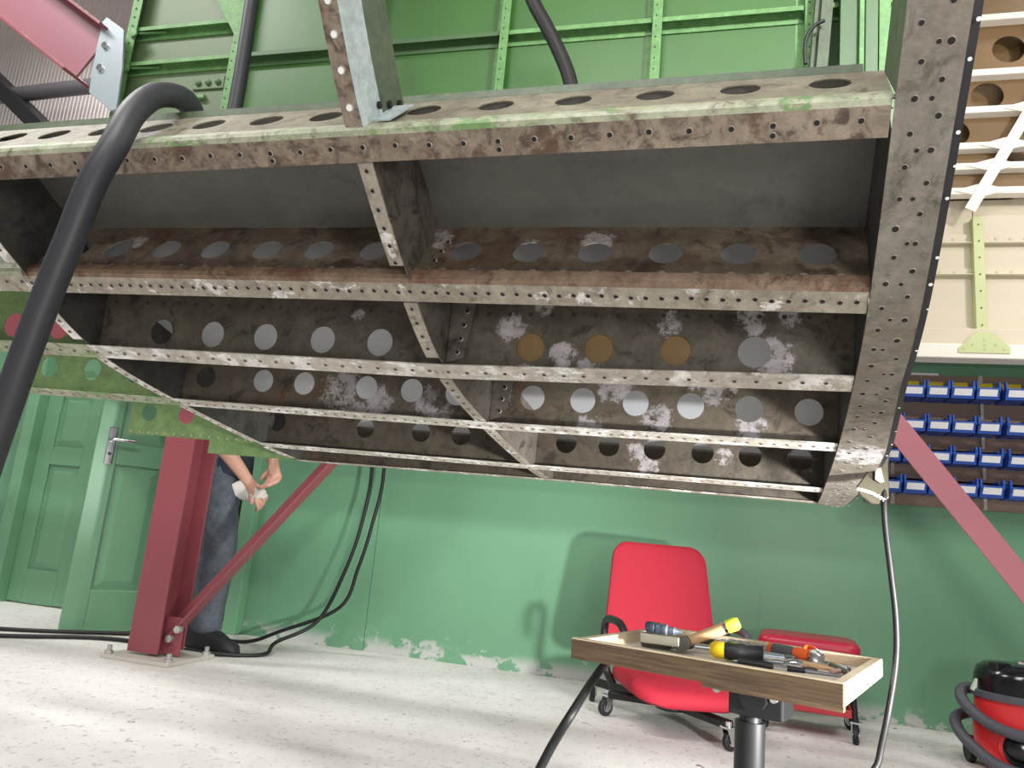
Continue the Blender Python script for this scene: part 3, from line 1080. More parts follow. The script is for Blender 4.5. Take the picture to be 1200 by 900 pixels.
proto = make_bin()
first = True
rows = ['top', 'second', 'third', 'lowest']
XS = [.858, .968, 1.075, 1.182, 1.290, 1.412, 1.522]
for ri, z in enumerate(ROWZ):
    for x in XS:
        o = proto if first else copy_tree(proto)
        first = False
        o.location = (x, WALL_Y - .055, z)
        o['label'] = 'blue plastic bin with white label%s in the %s row on the rack' % (' and yellow card' if ri == 0 else '', rows[ri])
        o['group'] = 'blue bins, %s row' % rows[ri]
        if ri == 0:
            toprow = globals().setdefault('TOPROW', [])
            toprow.append(o)
for o in TOPROW:
    MB().box((0, -.06, .055), (BW - .014, .004, .075)).build('yellow_card', M_YEL, None, local=True).parent = o
tag(MB().box((1.05, WALL_Y - .004, 1.695), (.16, .006, .026)).build('wall_label', M_CARD), 'narrow white label strip stuck on the green wall above the bins', 'label')

# ------------------------------------------------------------------ person walking behind the wing
M_SKIN = paint('skin', 'c99a86', .5, var=.06, scale=20)
M_TROUS = worn('grey_blue_work_trousers', '5b636c', '4a515a', '393f47', None, .55, .9, 9, .85, 0)
M_SHIRT = paint('dark_navy_shirt', '1d2733', .85, var=.15)
M_SHOE = paint('black_shoe', '1f2024', .6)
M_HAIR = paint('brown_hair', '3a2c22', .7)
person = thing('person', 'person in grey-blue trousers and dark shirt holding a white rag behind the red column', 'person', (-2.5, 3.6, 0))


def skin(name, chains, mat, parent, root=0, sub=2):
    """chains: lists of (x, y, z, radius); the first vertex of a chain may repeat an earlier one to join it"""
    vs, es, rs, key = [], [], [], {}
    for ch in chains:
        prev = None
        for (x, y, z, r) in ch:
            k = (round(x, 4), round(y, 4), round(z, 4))
            if k not in key:
                key[k] = len(vs)
                vs.append(V((x, y, z)))
                rs.append(r)
            if prev is not None and prev != key[k]:
                es.append((prev, key[k]))
            prev = key[k]
    Mi = ROOT[parent].inverted()
    me = bpy.data.meshes.new(name)
    me.from_pydata([tuple(Mi @ p) for p in vs], es, [])
    o = bpy.data.objects.new(name, me)
    COL.objects.link(o)
    o.parent = parent
    ROOT[o] = ROOT[parent]
    me.materials.append(mat)
    md = o.modifiers.new('skin', 'SKIN')
    md.use_smooth_shade = True
    if not me.skin_vertices:
        raise RuntimeError('no skin layer')
    for i, sv in enumerate(me.skin_vertices[0].data):
        r = rs[i]
        sv.radius = r if isinstance(r, tuple) else (r, r)
        sv.use_root = (i == root)
    ss = o.modifiers.new('sub', 'SUBSURF')
    ss.levels = ss.render_levels = sub
    return o


pel = (-2.565, 3.63, .96, .13)
HN, HF = V((-2.335, 3.57, .85)), V((-2.255, 3.63, .965))   # wrists of the near and the far hand
legs = [[pel, (-2.55, 3.545, .90, .095), (-2.475, 3.545, .68, .084), (-2.435, 3.545, .50, .066), (-2.44, 3.54, .30, .060), (-2.455, 3.535, .09, .045), (-2.36, 3.525, .045, .04), (-2.28, 3.52, .04, .035)],
        [pel, (-2.58, 3.715, .90, .095), (-2.61, 3.715, .68, .082), (-2.575, 3.715, .50, .066), (-2.60, 3.71, .30, .060), (-2.63, 3.70, .09, .045), (-2.53, 3.69, .045, .04), (-2.46, 3.69, .04, .035)]]
chest = (-2.56, 3.63, 1.32, .145)
neck = (-2.555, 3.63, 1.47, .055)
spine = [pel, (-2.565, 3.63, 1.12, .13), chest, neck, (-2.545, 3.63, 1.54, .055), (-2.53, 3.63, 1.63, .092), (-2.525, 3.63, 1.71, .075)]
face = [(-2.53, 3.63, 1.63, .092), (-2.425, 3.63, 1.60, .018)]


def arm(sh, el, wr, ch):
    return [chest, (sh.x, sh.y, sh.z, .062), tuple(el) + (.048,), tuple(el.lerp(wr, .35)) + (.048,), tuple(wr) + (.029,)]


def fingers(wr, fd, side, curl):
    """palm and five fingers from the wrist along fd; side = across the palm, curl = towards the palm"""
    out = []
    pc = wr + fd * .045
    w4 = (wr.x, wr.y, wr.z, .029)
    p4 = (pc.x, pc.y, pc.z, .031)
    out.append([w4, p4])
    for i, (o, l) in enumerate(((-.030, .082), (-.010, .092), (.010, .086), (.030, .068))):
        k = pc + fd * .035 + side * o
        a = k + (fd * .75 + curl * .65).normalized() * l * .45
        b = a + (fd * .1 + curl).normalized() * l * .35
        c = b + (-fd * .6 + curl * .8).normalized() * l * .25
        out.append([p4] + [tuple(q) + (r,) for q, r in ((k, .0135), (a, .0120), (b, .0110), (c, .0095))])
    t0 = wr + fd * .03 - side * .03
    t1 = t0 + (fd * .7 - side * .5 + curl * .5).normalized() * .035
    t2 = t1 + (fd * .8 + curl * .6).normalized() * .03
    out.append([p4] + [tuple(q) + (r,) for q, r in ((t0, .0155), (t1, .013), (t2, .011))])
    return out


elN, elF = V((-2.535, 3.47, 1.09)), V((-2.40, 3.80, 1.13))
fdN = (HN - elN).normalized()
fdF = (HF - elF).normalized()
sdN = fdN.cross(V((0, 1, 0))).normalized()
body = [spine] + legs + [face]
body += [arm(V((-2.575, 3.46, 1.40)), elN, HN, 0), arm(V((-2.565, 3.80, 1.40)), elF, HF, 0)]
body += fingers(HN, (fdN + V((.1, .1, -.1))).normalized(), V((.45, .3, .8)).normalized(), V((-.45, .55, -.45)).normalized())
body += fingers(HF, V((.35, -.25, -.85)).normalized(), V((.75, .35, .3)).normalized(), V((-.6, -.5, -.35)).normalized())
skin('body', body, M_SKIN, person)


def fat(chain, add, a=0, b=None): return [(x, y, z, (r if not isinstance(r, tuple) else r[0]) + add) for x, y, z, r in chain[a:b]]


tr = [fat(spine, .012, 0, 2)] + [fat(l, .022, 0, 4) + [(l[4][0], l[4][1], l[4][2], .086), (l[5][0] + .01, l[5][1], .14, .082), (l[5][0] + .012, l[5][1], .07, .084)] for l in legs]
skin('trousers', tr, M_TROUS, person)
sh = [[(-2.545, 3.61, .865, .165), (-2.545, 3.61, .90, .168), (-2.55, 3.615, 1.02, .165)] + fat(spine, .022, 1, 3) + [(-2.558, 3.63, 1.45, .075)]]
for el, shd in ((elN, V((-2.575, 3.46, 1.40))), (elF, V((-2.565, 3.80, 1.40)))):
    e = shd.lerp(el, .8)
    sh.append([fat([chest], .022)[0], tuple(shd) + (.078,), tuple(e) + (.064,)])
skin('shirt', sh, M_SHIRT, person)
for l in legs:
    h, t, e = V(l[5][:3]), V(l[6][:3]), V(l[7][:3])
    m = MB()
    fx = (e - h)
    fx.z = 0
    fx.normalize()
    fy = V((-fx.y, fx.x, 0))
    rings = []
    for q, hw, hz in ((-.085, .035, .09), (-.07, .046, .12), (0, .050, .135), (.05, .051, .115), (.11, .053, .085), (.17, .052, .072), (.21, .040, .055), (.23, .018, .03)):
        c = V((h.x, h.y, 0)) + fx * q
        rings.append([c + fy * hw * math.cos(a) * (1 if math.sin(a) > 0 else 1.05) + V((0, 0, max(0, hz * (.5 + .5 * math.sin(a))))) for a in [2 * math.pi * k / 16 for k in range(16)]])
    m.loft(rings)
    o = m.build('shoe', M_SHOE, person, smooth=60)
m = MB().lathe([(.03, -.02), (.092, 0), (.105, .05), (.09, .10), (.03, .125)], (-2.545, 3.63, 1.66), 20)
m.build('hair', M_HAIR, person, smooth=60)
# rag
m = MB()
c = at(289, 569, 3.56)
rings = []
N = 22
for j in range(9):
    f = j / 8
    rings.append([c + RIGHT * (-.075 + .17 * f + .012 * math.sin(3 * a + j)) + V((0, math.sin(a) * .016, 0)) - UP * (.01 + .035 * f) + UP * math.cos(a) * (.055 * math.sin(math.pi * (.12 + .8 * f)) + .006 * math.sin(5 * a + 2 * j)) for a in [2 * math.pi * k / N for k in range(N)]])
m.loft(rings)
tag(m.build('rag', paint('white_cloth', 'd9d6d0', .9, var=.1, scale=30), smooth=50), "crumpled white rag held in the person's hand", 'rag')

# ------------------------------------------------------------------ red roller chair and red roller seat
M_REDF = paint('red_fabric', 'a81a30', .8, var=.05, scale=40)
M_REDV = paint('red_vinyl', 'b01f3c', .35, var=.05)
M_REDS = paint('red_steel_tray', 'b5303a', .4, var=.06)
M_BLKP = paint('black_plastic', '111215', .45, var=.1)
M_GREYP = paint('grey_black_plastic', '4b4c55', .5, var=.08)
M_RUB = paint('black_rubber', '161618', .6)


def rounded(hw, hh, r, n=6):
    out = []
    for cx, cy, a0 in ((hw - r, hh - r, 0), (-hw + r, hh - r, 90), (-hw + r, -hh + r, 180), (hw - r, -hh + r, 270)):
        for i in range(n + 1):
            a = R(a0 + 90 * i / n)
            out.append((cx + r * math.cos(a), cy + r * math.sin(a)))
    return out


def caster(parent, x, y, r=.035, rot=.6, name='caster'):
    d = V((math.cos(rot), math.sin(rot), 0))
    sd = V((-d.y, d.x, 0))
    p = V((x, y, r))
    c = MB().tube([p - sd * .011, p + sd * .011], r, 20).build(name, M_RUB, parent, smooth=40, bevel=.004, local=True)
    m = MB()
    m.tube([p - sd * .0125, p + sd * .0125], r * .5, 16)
    for s_ in (-1, 1):
        m.prism([p + sd * .016 * s_ - d * .012 - V((0, 0, .008)), p + sd * .016 * s_ + d * .012 - V((0, 0, .008)), p + sd * .016 * s_ + d * .03 + V((0, 0, r + .012)), p + sd * .016 * s_ - d * .005 + V((0, 0, r + .012))], sd * .003 * s_)
    m.box(p + d * .012 + V((0, 0, r + .014)), (.045, .045, .007), Matrix.Rotation(rot, 3, 'Z'))
    m.cyl(p + d * .012 + V((0, 0, r + .012)), p + d * .012 + V((0, 0, r + .035)), .012)
    m.build('caster_fork', M_CHROME, c, smooth=30, local=True)


chair = thing('roller_chair', 'low red upholstered chair on black caster base behind the tool tray', 'chair', (-.09, 3.38, 0), R(19))
CM = ROOT[chair]
# seat pad
m = MB()
rings = []
for z, k in ((.132, .80), (.136, .93), (.15, 1.0), (.172, 1.0), (.190, .97), (.199, .86), (.203, .6)):
    ring = []
    for x, y in rounded(.235 * k, .27 * k, .13 * k, 8):
        ring.append(V((x, y - .03, z + .012 * (x / .235) ** 2 - (.02 if y < -.15 else 0) * (abs(y) - .15) / .12)))
    rings.append(ring)
m.loft(rings)
m.build('seat', M_REDF, chair, smooth=60, local=True)
# back pad
m = MB()
rings = []
for y, k in ((-.030, .80), (-.026, .93), (-.012, 1.0), (.012, 1.0), (.026, .95), (.030, .8)):
    ring = []
    for x, z in rounded(.238 * k, .255 * k + .0, .075 * k, 8):
        wx = x * (1 - .10 * (z / .255))
        ring.append(V((wx, .275 + y + .05 * (z / .255) + .035 * (1 - (x / .238) ** 2), .475 + z)))
    rings.append(ring)
m.loft(rings)
m.build('backrest', M_REDF, chair, smooth=60, local=True)
m = MB()
m.bar((0, .34, .52), (0, .30, .20), .07, .014, (0, 1, 0))
m.bar((0, .31, .15), (0, .05, .11), .07, .014)
m.build('back_bracket', M_BLKP, chair, local=True, bevel=.003)
for sx in (-1, 1):
    pth = smooth_path([(sx * .235, .10, .13), (sx * .268, .12, .20), (sx * .272, .16, .32), (sx * .272, .13, .385), (sx * .270, .02, .40), (sx * .262, -.10, .392), (sx * .255, -.155, .35), (sx * .25, -.15, .30)], 6)
    MB().tube(pth, .0165, 12).build('armrest', M_GREYP if sx > 0 else M_BLKP, chair, smooth=50, local=True)
CMi = CM.inverted()
cast = [CMi @ V(p) for p in ((-.37, 3.40, 0), (-.463, 3.66, 0), (.22, 3.50, 0), (.13, 3.12, 0), (-.06, 3.86, 0))]
hub = V((0, .02, .085))
m = MB().lathe([(.02, .06), (.07, .065), (.075, .11), (.04, .12)], (0, .02, 0), 20)
for c in cast:
    e = V((c.x, c.y, .088))
    m.bar(hub, hub.lerp(e, .97), .045, .03)
m.build('base', M_BLKP, chair, local=True, bevel=.006)
MB().box((0, 0, .112), (.24, .26, .02)).build('seat_plate', M_BLKP, chair, bevel=.004, local=True)
for i, c in enumerate(cast):
    caster(chair, c.x, c.y, .034, .5 + i, 'caster')
stool = thing('mechanic_stool', 'low red padded mechanic stool with a red tool tray, between chair and vacuum cleaner', 'stool', (.47, 3.72, 0), R(-6))
m = MB()
rings = []
for z, k in ((.335, .95), (.342, 1), (.37, 1), (.385, .96), (.392, .85)):
    rings.append([V((x, y, z)) for x, y in rounded(.205 * k, .165 * k, .05, 6)])
m.loft(rings)
m.build('seat_pad', M_REDV, stool, smooth=60, local=True)
m = MB().box((0, 0, .098), (.34, .28, .006))
for sx in (-1, 1):
    m.box((sx * .168, 0, .112), (.005, .28, .03))
for sy in (-1, 1):
    m.box((0, sy * .138, .112), (.34, .005, .03))
m.build('tool_tray', M_REDS, stool, local=True, bevel=.002)
for sx in (-1, 1):
    for sy in (-1, 1):
        MB().tube([(sx * .165, sy * .13, .34), (sx * .185, sy * .145, .06)], .011, 10).build('leg', M_BLKP, stool, smooth=40, local=True)
        caster(stool, sx * .185, sy * .145, .034, .8 + sx + sy * .4)

# ------------------------------------------------------------------ tool tray on its post
def wood_mat(name, c1, c2):
    t = NT(name)
    col = t.mix(t.ramp(t.noise(7, 6, .6, (1.5, 1.5, 26), .4), .3, .7), lin(c1), lin(c2))
    t.bump(t.noise(20, 4, .6, (1, 1, 8)), .15, .003)
    return t.fin(col, .6)


M_WOODD = wood_mat('brown_ply_edge', '6d5942', '4e3c2b')
M_WOODL = wood_mat('pale_softwood', 'e3d3b8', 'd2bd9c')
M_TRAYB = paint('pale_tray_floor', 'dcd3c8', .7, var=.06, scale=12)
p0 = atz(670, 748, .52)
p1 = atz(990, 801, .52)
ex = (p1 - p0)
TW = ex.length
tyaw = math.atan2(ex.y, ex.x) - R(1.2)
TDp = .48
table = thing('tool_stand', 'wooden tool tray with raised rims on a black post', 'tool stand', (0, 0, 0), M=Matrix.Translation((p0.x, p0.y, 0)) @ Matrix.Rotation(tyaw, 4, 'Z'))
MB().box((TW / 2, TDp / 2, .492), (TW - .01, TDp - .01, .012)).build('tray_floor', M_TRAYB, table, local=True)
for (x, y, sx, sy, mt) in ((TW / 2, .009, TW, .018, M_WOODD), (TW / 2, TDp - .009, TW, .018, M_WOODL), (.009, TDp / 2, .018, TDp - .036, M_WOODL), (TW - .009, TDp / 2, .018, TDp - .036, M_WOODL)):
    MB().box((x, y, .502), (sx, sy, .036)).build('rim', mt, table, bevel=.0015, local=True)
MB().box((TW / 2, .0095, .5205), (TW, .018, .002)).build('rim_cap', M_WOODL, table, local=True)
MB().box((TW * .72, .10, .474), (TW * .5, .02, .024)).build('batten', M_WOODD, table, local=True)
tx, ty = TW * .60, TDp * .40
m = MB().cyl((tx, ty, .02), (tx, ty, .40), .028, n=24)
m.cyl((tx, ty, .38), (tx, ty, .47), .020, n=20)
m.build('post', M_BLKP, table, smooth=40, local=True)
m = MB().box((tx, ty, .477), (.16, .10, .016)).box((tx - .05, ty, .462), (.05, .03, .03)).box((tx + .02, ty, .445), (.10, .09, .06))
hd = m.build('head_bracket', M_BLKP, table, local=True, bevel=.004)
MB().tube([(tx + .02, ty - .02, .452), (tx + .02, ty - .065, .452)], .024, 16).build('clamp_knob', M_BLKP, table, smooth=40, local=True)
for dx in (-.05, .055):
    MB().cyl((tx + dx, ty - .04, .455), (tx + dx, ty - .056, .455), .007, n=10).build('bolt', M_ZINC, hd, local=True)
m = MB()
for i in range(3):
    a = R(40 + i * 120)
    m.bar((tx, ty, .05), (tx + .24 * math.cos(a), ty + .24 * math.sin(a), .015), .04, .025)
m.build('base', M_BLKP, table, local=True, bevel=.004)

M_STEEL = paint('tool_steel', '8d8f92', .3, .9, .12, 30)
M_DSTEEL = paint('dark_tool_steel', '55524c', .45, .6, .2, 30)
M_TWOOD = paint('hammer_handle_wood', 'c9a57c', .6, var=.12, scale=20)
M_LIMEP = paint('fluorescent_lime', 'cfe63a', .5)
M_YELP = paint('yellow_plastic', 'd8b51c', .35)
M_ORP = paint('orange_rubber', 'e8602c', .5)
M_GRIP = paint('grey_rubber_grip', '5a5960', .6)
M_TBLUE = paint('pale_blue_steel', '9aa7b8', .3, .6)
TZ = .500


def tz(x, y, h):
    p = atz(x, y, TZ + h)
    q = ROOT[table].inverted() @ p
    if q.y > .22:      # keep everything inside the rims
        q.y = .22 + (q.y - .22) * .5
    q.x = min(q.x, TW - .024)
    return ROOT[table] @ q


def tool(name, label, cat, px): return thing(name, label, cat, tuple(tz(px[0], px[1], 0)))


# machine clamp
k = tool('drill_vice', 'small grey steel vice lying at the corner of the tool tray', 'vice', (775, 752))
a, b = tz(750, 746, .022), tz(797, 752, .022)
MB().bar(a, b, .030, .020).build('body', paint('vice_casting', '8a8678', .5, .4, .15, 30), k, bevel=.003)
MB().bar(tz(752, 753, .006), tz(790, 757, .006), .02, .012).build('foot', M_DSTEEL, k, bevel=.002)
MB().bar(tz(797, 750, .02), tz(803, 754, .014), .032, .03).build('jaw', M_STEEL, k, bevel=.002)
MB().tube([tz(800, 752, .018), tz(806, 756, .012)], .006, 10).build('screw', M_CHROME, k, smooth=40)
# air tool
k = tool('air_drill', 'dark blue-grey cylindrical air tool resting on the vice', 'air tool', (778, 744))
c0, c1 = tz(757, 734, .045), tz(792, 740, .043)
MB().tube([c0, c0.lerp(c1, .06), c0.lerp(c1, .3), c0.lerp(c1, .33), c0.lerp(c1, .36), c0.lerp(c1, .5)], [.009, .0115, .0115, .009, .0115, .0115], 16).build('barrel', paint('blue_grey_metal', '4f5a6b', .35, .5), k, smooth=40)
MB().tube([c0.lerp(c1, .5), c0.lerp(c1, .54), c0.lerp(c1, .7), c0.lerp(c1, .74), c0.lerp(c1, .95), c1, c1 + (c1 - c0) * .2], [.009, .0105, .0105, .007, .008, .005, .003], 16).build('collar', paint('blue_grey_metal_light', '70798a', .35, .5), k, smooth=40)
# hammer
k = tool('hammer', 'hammer with pale wooden handle and fluorescent lime end', 'hammer', (835, 750))
h0, h1 = tz(806, 752, .020), tz(870, 729, .072)
hd_ = (h1 - h0).normalized()
MB().tube([h0, h0.lerp(h1, .4), h0.lerp(h1, .74)], [.009, .0115, .0125], 14).build('handle', M_TWOOD, k, smooth=40)
MB().tube([h0.lerp(h1, .74), h0.lerp(h1, .79)], [.0132, .0132], 14).build('ferrule', M_CHROME, k, smooth=40)
MB().tube([h0.lerp(h1, .79), h0.lerp(h1, .95), h1], [.0135, .0135, .010], 16).build('lime_end', M_LIMEP, k, smooth=40)
sd = hd_.cross(V((0, 0, 1))).normalized()
MB().tube([h0 - sd * .035 + V((0, 0, -.004)), h0 - sd * .012, h0 + sd * .015, h0 + sd * .04], [.014, .012, .013, .015], 14).build('head', M_DSTEEL, k, smooth=40)
# big screwdriver
k = tool('screwdriver', 'stubby screwdriver with amber collar and black grip', 'screwdriver', (850, 760))
a, b = tz(832, 760, .018), tz(895, 768, .019)
MB().tube([a, a.lerp(b, .1), a.lerp(b, .28)], [.010, .017, .016], 16).build('amber_collar', M_YELP, k, smooth=40)
MB().tube([a.lerp(b, .28), a.lerp(b, .36), a.lerp(b, .6), a.lerp(b, .66), a.lerp(b, .98), b], [.016, .018, .018, .015, .018, .019], 16).build('grip', M_BLKP, k, smooth=40)
MB().tube([a, a + (a - b).normalized() * .03], .0035, 8).build('blade', M_STEEL, k, smooth=40)
# sockets on a rail
k = tool('socket_rail', 'row of small chrome sockets lying along the back of the tray', 'socket set', (900, 752))
a, b = tz(874, 748, .016), tz(926, 757, .012)
MB().bar(a - V((0, 0, .012)), b - V((0, 0, .010)), .012, .004).build('rail', M_STEEL, k)
for i in range(6):
    c = a.lerp(b, (i + .3) / 6)
    d = (b - a).normalized()
    MB().tube([c, c + d * .008, c + d * .018], [.0095, .0105, .008], 12).build('socket', M_CHROME, k, smooth=40)
k = tool('extension_bar', 'dark steel extension bar with chrome end behind the hammer', 'extension bar', (862, 742))
a, b = tz(848, 744, .008), tz(873, 748, .008)
MB().tube([a, b], .007, 10).build('shaft', M_DSTEEL, k, smooth=40)
MB().tube([b, b + (b - a).normalized() * .018], .010, 12).build('drive_end', M_CHROME, k, smooth=40)
# ratchet
k = tool('ratchet', 'chrome ratchet with grey and orange rubber grip', 'ratchet', (945, 765))
a, b = tz(922, 754, .018), tz(953, 761, .018)
MB().tube([a, a.lerp(b, .12)], .0125, 14).build('orange_end', M_ORP, k, smooth=40)
MB().tube([a.lerp(b, .12), a.lerp(b, .5), a.lerp(b, .84)], [.012, .0125, .012], 14).build('grip', M_GRIP, k, smooth=40)
MB().tube([a.lerp(b, .84), b, b + (b - a) * .3], [.0125, .013, .011], 14).build('orange_collar', M_ORP, k, smooth=40)
c = tz(969, 766, .016)
MB().lathe([(.006, -.012), (.015, -.012), (.017, 0), (.015, .010), (.004, .013)], c, 18, tuple(-FWD * .7 + V((0, 0, .7)))).build('ratchet_head', M_CHROME, k, smooth=40)
MB().tube([b, c], .006, 10).build('neck', M_CHROME, k, smooth=40)
c = tz(973, 758, .022)
MB().tube(smooth_path([tz(960, 757, .018), tz(967, 751, .026), tz(975, 754, .024), tz(979, 765, .012)], 5), .0055, 10).build('orange_loop', M_ORP, k, smooth=40)
# pliers handles, rods, files
k = tool('pliers', 'pliers with pale blue-grey handles beneath the ratchet', 'pliers', (925, 765))
MB().bar(tz(897, 759, .008), tz(935, 765, .010), .013, .010).build('handle', M_TBLUE, k, bevel=.003)
MB().bar(tz(902, 764, .006), tz(940, 768, .007), .011, .009).build('handle', M_TBLUE, k, bevel=.003)
MB().bar(tz(935, 765, .010), tz(946, 767, .010), .022, .012).build('jaw', M_STEEL, k, bevel=.003)
k = tool('yellow_driver', 'thin driver with a yellow handle end beside the black grip', 'screwdriver', (900, 768))
MB().tube([tz(884, 768, .008), tz(900, 767, .009)], [.008, .009], 12).build('handle', M_YELP, k, smooth=40)
MB().tube([tz(900, 767, .009), tz(960, 772, .006)], .0035, 8).build('shaft', M_CHROME, k, smooth=40)
k = tool('punch', 'long steel punch with a knurled chrome head in mid tray', 'punch', (895, 775))
a, b = tz(857, 768, .006), tz(922, 776, .007)
MB().tube([a, a.lerp(b, .75), b], [.003, .004, .0055], 10).build('shaft', M_STEEL, k, smooth=40)
MB().tube([b, b.lerp(tz(940, 777, .010), .5), tz(945, 777, .010)], [.007, .011, .009], 14).build('head', M_CHROME, k, smooth=40)
k = tool('scriber', 'black-gripped scriber with a long steel point along the front rim', 'scriber', (920, 788))
a, b = tz(858, 774, .007), tz(990, 793, .006)
MB().tube([a, a.lerp(b, .05)], [.001, .003], 8).build('tip', M_STEEL, k, smooth=40)
MB().tube([a.lerp(b, .05), a.lerp(b, .1), a.lerp(b, .35), a.lerp(b, .38)], [.005, .0065, .0065, .005], 12).build('grip', M_BLKP, k, smooth=40)
MB().tube([a.lerp(b, .38), a.lerp(b, .5)], .0055, 10).build('clip_band', M_CHROME, k, smooth=40)
MB().tube([a.lerp(b, .5), a.lerp(b, .66)], [.006, .0045], 10).build('rear_grip', M_BLKP, k, smooth=40)
MB().tube([a.lerp(b, .66), b], [.004, .003], 8).build('point', M_STEEL, k, smooth=40)
k = tool('wood_handled_file', 'thin file with pale wooden handle beyond the punch', 'file', (950, 776))
MB().tube([tz(945, 772, .006), tz(962, 777, .007), tz(985, 781, .006)], [.005, .006, .003], 10).build('handle', M_TWOOD, k, smooth=40)
MB().bar(tz(985, 781, .005), tz(1000, 784, .004), .008, .003).build('blade', M_STEEL, k)
c = tz(953, 783, .004)
m = MB().tube([c + V((math.cos(a), math.sin(a), 0)) * .010 for a in [2 * math.pi * i / 16 for i in range(17)]], .0035, 8)
tag(m.build('steel_washer', M_DSTEEL, smooth=40), 'small dark steel ring lying on the pale tray floor', 'washer')
k = tool('side_cutters', 'small steel side cutters near the end rim of the tray', 'cutters', (992, 783))
MB().bar(tz(985, 772, .008), tz(998, 789, .008), .010, .010).build('jaw', M_STEEL, k, bevel=.002)
MB().bar(tz(968, 768, .009), tz(985, 773, .009), .012, .008).build('handle', M_CHROME, k, bevel=.003)
MB().bar(tz(976, 786, .006), tz(990, 783, .008), .010, .008).build('handle', paint('pink_grip', 'b8968a', .6), k, bevel=.003)
k = tool('chuck_key', 'small bright chuck key beside the end rim of the tray', 'key', (1003, 775))
MB().tube([tz(998, 776, .006), tz(1008, 777, .006)], .006, 10).build('barrel', M_CHROME, k, smooth=40)
MB().tube([tz(1003, 772, .007), tz(1004, 780, .007)], .003, 8).build('cross_bar', M_STEEL, k, smooth=40)
tag(MB().tube(smooth_path([tz(778, 757, .002), tz(785, 759, .002), tz(800, 758, .002), tz(812, 760, .002)], 5), .0016, 6).build('lock_wire', M_STEEL, smooth=60), 'thin bent wire lying on the tray floor below the vice', 'wire')

# ------------------------------------------------------------------ vacuum cleaner
vc = thing('vacuum_cleaner', 'red drum vacuum cleaner with black lid and wrapped black hose', 'vacuum cleaner', (1.215, 3.47, 0))
M_VRED = paint('red_plastic', 'cf2d30', .3, var=.05)
M_VBLK = paint('glossy_black_plastic', '121216', .16)
o3 = (1.215, 3.47, 0)
MB().lathe([(.15, .035), (.165, .05), (.168, .12), (.160, .262), (.10, .265)], o3, 40).build('drum', M_VRED, vc, smooth=40)
MB().lathe([(.13, .262), (.172, .264), (.174, .285), (.168, .29)], o3, 40).build('rim', M_GREYP, vc, smooth=40)
MB().lathe([(.12, .285), (.165, .288), (.160, .345), (.150, .375), (.12, .392), (.05, .397), (.01, .398)], o3, 40).build('lid', M_VBLK, vc, smooth=50)
m = MB().box((1.12, 3.40, .385), (.07, .04, .03), Matrix.Rotation(.5, 3, 'Z'))
m.build('lid_latch', M_BLKP, vc, bevel=.006)
MB().box((1.23, 3.46, .402), (.07, .05, .016)).build('switch_plate', M_CHROME, vc, bevel=.004)
MB().box((1.055, 3.46, .30), (.022, .03, .05), Matrix.Rotation(.4, 3, 'Y')).build('side_clip', paint('pale_clip', 'c9d2c2', .4), vc, bevel=.003)
nd = V((-.12, -1, .05)).normalized()
MB().lathe([(.068, -.03), (.066, .02), (.055, .035), (.03, .045), (.005, .047)], V((1.165, 3.34, .105)), 28, tuple(nd)).build('hose_inlet', M_VBLK, vc, smooth=50)
MB().lathe([(.082, -.05), (.078, .004), (.066, .008)], V((1.165, 3.34, .105)), 28, tuple(nd)).build('inlet_surround', M_VRED, vc, smooth=50)
for sx in (-1, 1):
    MB().tube([(1.215 + sx * .15, 3.55, .05), (1.215 + sx * .175, 3.55, .05)], .05, 20).build('wheel', M_RUB, vc, smooth=40, bevel=.004)
hp = []
for i in range(60):
    f = i / 59
    a = R(170 + 200 * f) if f < .5 else R(170 + 200 * (1 - f))
    a = R(150 + 230 * (f * 2)) if f < .5 else R(150 + 230 * (2 - 2 * f))
    r = .208
    z = .285 - .11 * math.sin(min(1, f * 4) * math.pi / 2) if f < .5 else .175 - .13 * math.sin(min(1, (1 - f) * 4) * math.pi / 2) if (1 - f) < .25 else .045
    hp.append(V((o3[0] + r * math.cos(a), o3[1] + r * math.sin(a), z)))
hp1 = [V((o3[0] + .205 * math.cos(R(a)), o3[1] + .205 * math.sin(R(a)), z)) for a, z in ((120, .27), (150, .265), (180, .235), (210, .195), (235, .17), (260, .16), (290, .155), (330, .15), (360, .15), (390, .15))]
hp2 = [V((o3[0] + .225 * math.cos(R(a)), o3[1] + .225 * math.sin(R(a)), z)) for a, z in ((110, .18), (150, .16), (180, .13), (205, .09), (230, .05), (260, .035), (300, .03), (340, .03), (380, .03))]
for hh in (hp1, hp2):
    pth = smooth_path(hh, 24)
    MB().tube(pth, [.0195 + .0022 * (i % 2) for i in range(len(pth))], 14).build('hose', M_GREYP, vc, smooth=30)

# ------------------------------------------------------------------ hoses and cables
M_HOSE = paint('black_rubber_hose', '282a30', .5, var=.12, scale=14)
M_HOSEB = paint('black_cable', '101012', .55)


def cable(name, pts, r, label, cat='cable', mat=None, group=None, n=12, per=8):
    o = MB().tube(smooth_path(pts, per), r, n).build(name, mat or M_HOSEB, smooth=60)
    return tag(o, label, cat, group)


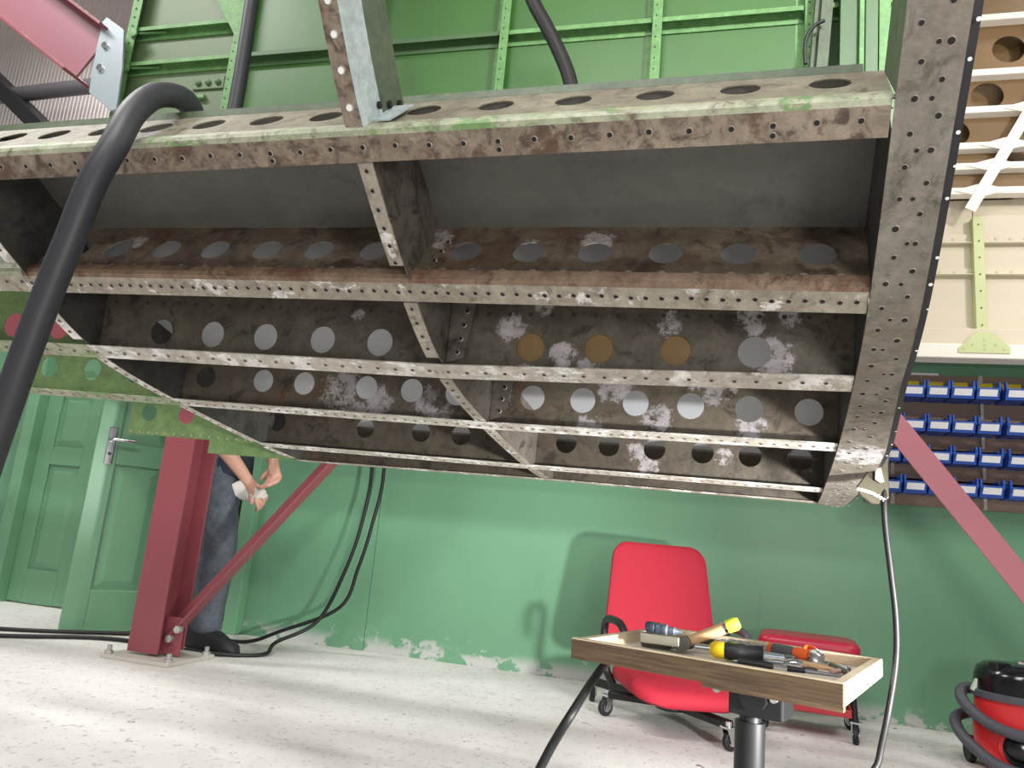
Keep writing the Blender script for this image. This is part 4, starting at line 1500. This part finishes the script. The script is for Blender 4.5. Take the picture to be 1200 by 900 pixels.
cable('air_hose', [ond(232, 150, .0), ond(222, 124, -.06), ond(207, 113, -.12), ond(180, 113, -.18), ond(155, 133, -.235), ond(134, 170, -.27), ond(108, 215, -.285), ond(82, 280, -.285), ond(50, 360, -.28), ond(12, 465, -.27), ond(-30, 590, -.25), ond(-60, 700, -.2)], .0225,
      'thick grey-black hose draped over the front edge of the stripped wing', 'hose', M_HOSE, n=20)
p = at(286, 60, 2.15)
cable('air_hose', [V((p.x - .03, p.y, 3.9)), V((p.x - .02, p.y, 3.1)), V((p.x, p.y, 2.45)), V((p.x + .005, p.y, 2.1)), V((p.x + .0, p.y - .02, 1.5)), V((p.x - .02, p.y - .06, 1.22))], .026, 'thick grey-black hose hanging straight down beside the green frame gusset', 'hose', M_HOSE, n=18)
cable('power_cable', [at(590, -90, 2.1), at(622, -5, 2.1), at(640, 30, 2.1), at(655, 60, 2.1), at(668, 95, 2.1), at(676, 150, 2.1), at(676, 230, 2.05)], .023, 'plain black cable hanging in a curve before the bright green panel', n=16)
cable('thin_cable', [at(944, 75, 2.4), at(943, 58, 2.4), at(946, 42, 2.4), at(955, 30, 2.4), at(966, 24, 2.4)], .006, 'thin black cable curving beside the green uprights')
cable('power_cable', [at(436, 430, 3.98), at(436, 545, 3.98), at(425, 610, 3.95), at(404, 670, 3.92), at(372, 728, 3.9), V((-2.15, 3.74, .05)), V((-2.12, 3.58, .012)), V((-2.3, 3.425, .012)), V((-2.6, 3.425, .012)), V((-2.95, 3.40, .012)), V((-3.4, 3.05, .012)), V((-4.1, 2.85, .012))], .010, 'black cable hanging by the green wall and running past the red column', group=None)
cable('power_cable', [at(450, 430, 4.0), at(450, 550, 4.0), at(436, 615, 3.98), at(420, 665, 3.96), at(398, 712, 3.94), V((-2.2, 3.86, .09)), V((-2.40, 3.84, .012)), V((-2.7, 3.82, .012)), V((-3.0, 3.58, .012)), V((-3.5, 3.25, .012)), V((-4.3, 3.10, .012))], .010, 'black cable hanging by the green wall and lying behind the red column')
q = atz(632, 900, 0)
cable('power_cable', [tz(735, 770, -.03), atz(713, 775, .44), atz(695, 797, .40), at(672, 833, 1.62), at(648, 872, 1.62), at(628, 910, 1.62), at(600, 965, 1.6), V((-.16, 1.5, .012)), V((-.3, 1.2, .012))], .0095, 'black cable dropping from the underside of the tool tray to the floor')
t0 = ond(1036, 588, .62)
cable('power_cable', [ond(1036, 560, .635), t0, ond(1038, 620, .62), ond(1044, 670, .62), ond(1050, 725, .62), ond(1050, 775, .62), ond(1041, 835, .6), ond(1030, 890, .6), ond(1024, 940, .58), V((.56, 1.75, .10)), V((.60, 1.7, .012)), V((.9, 1.5, .012))], .0066, 'black cable hanging from the tip fitting of the wing')
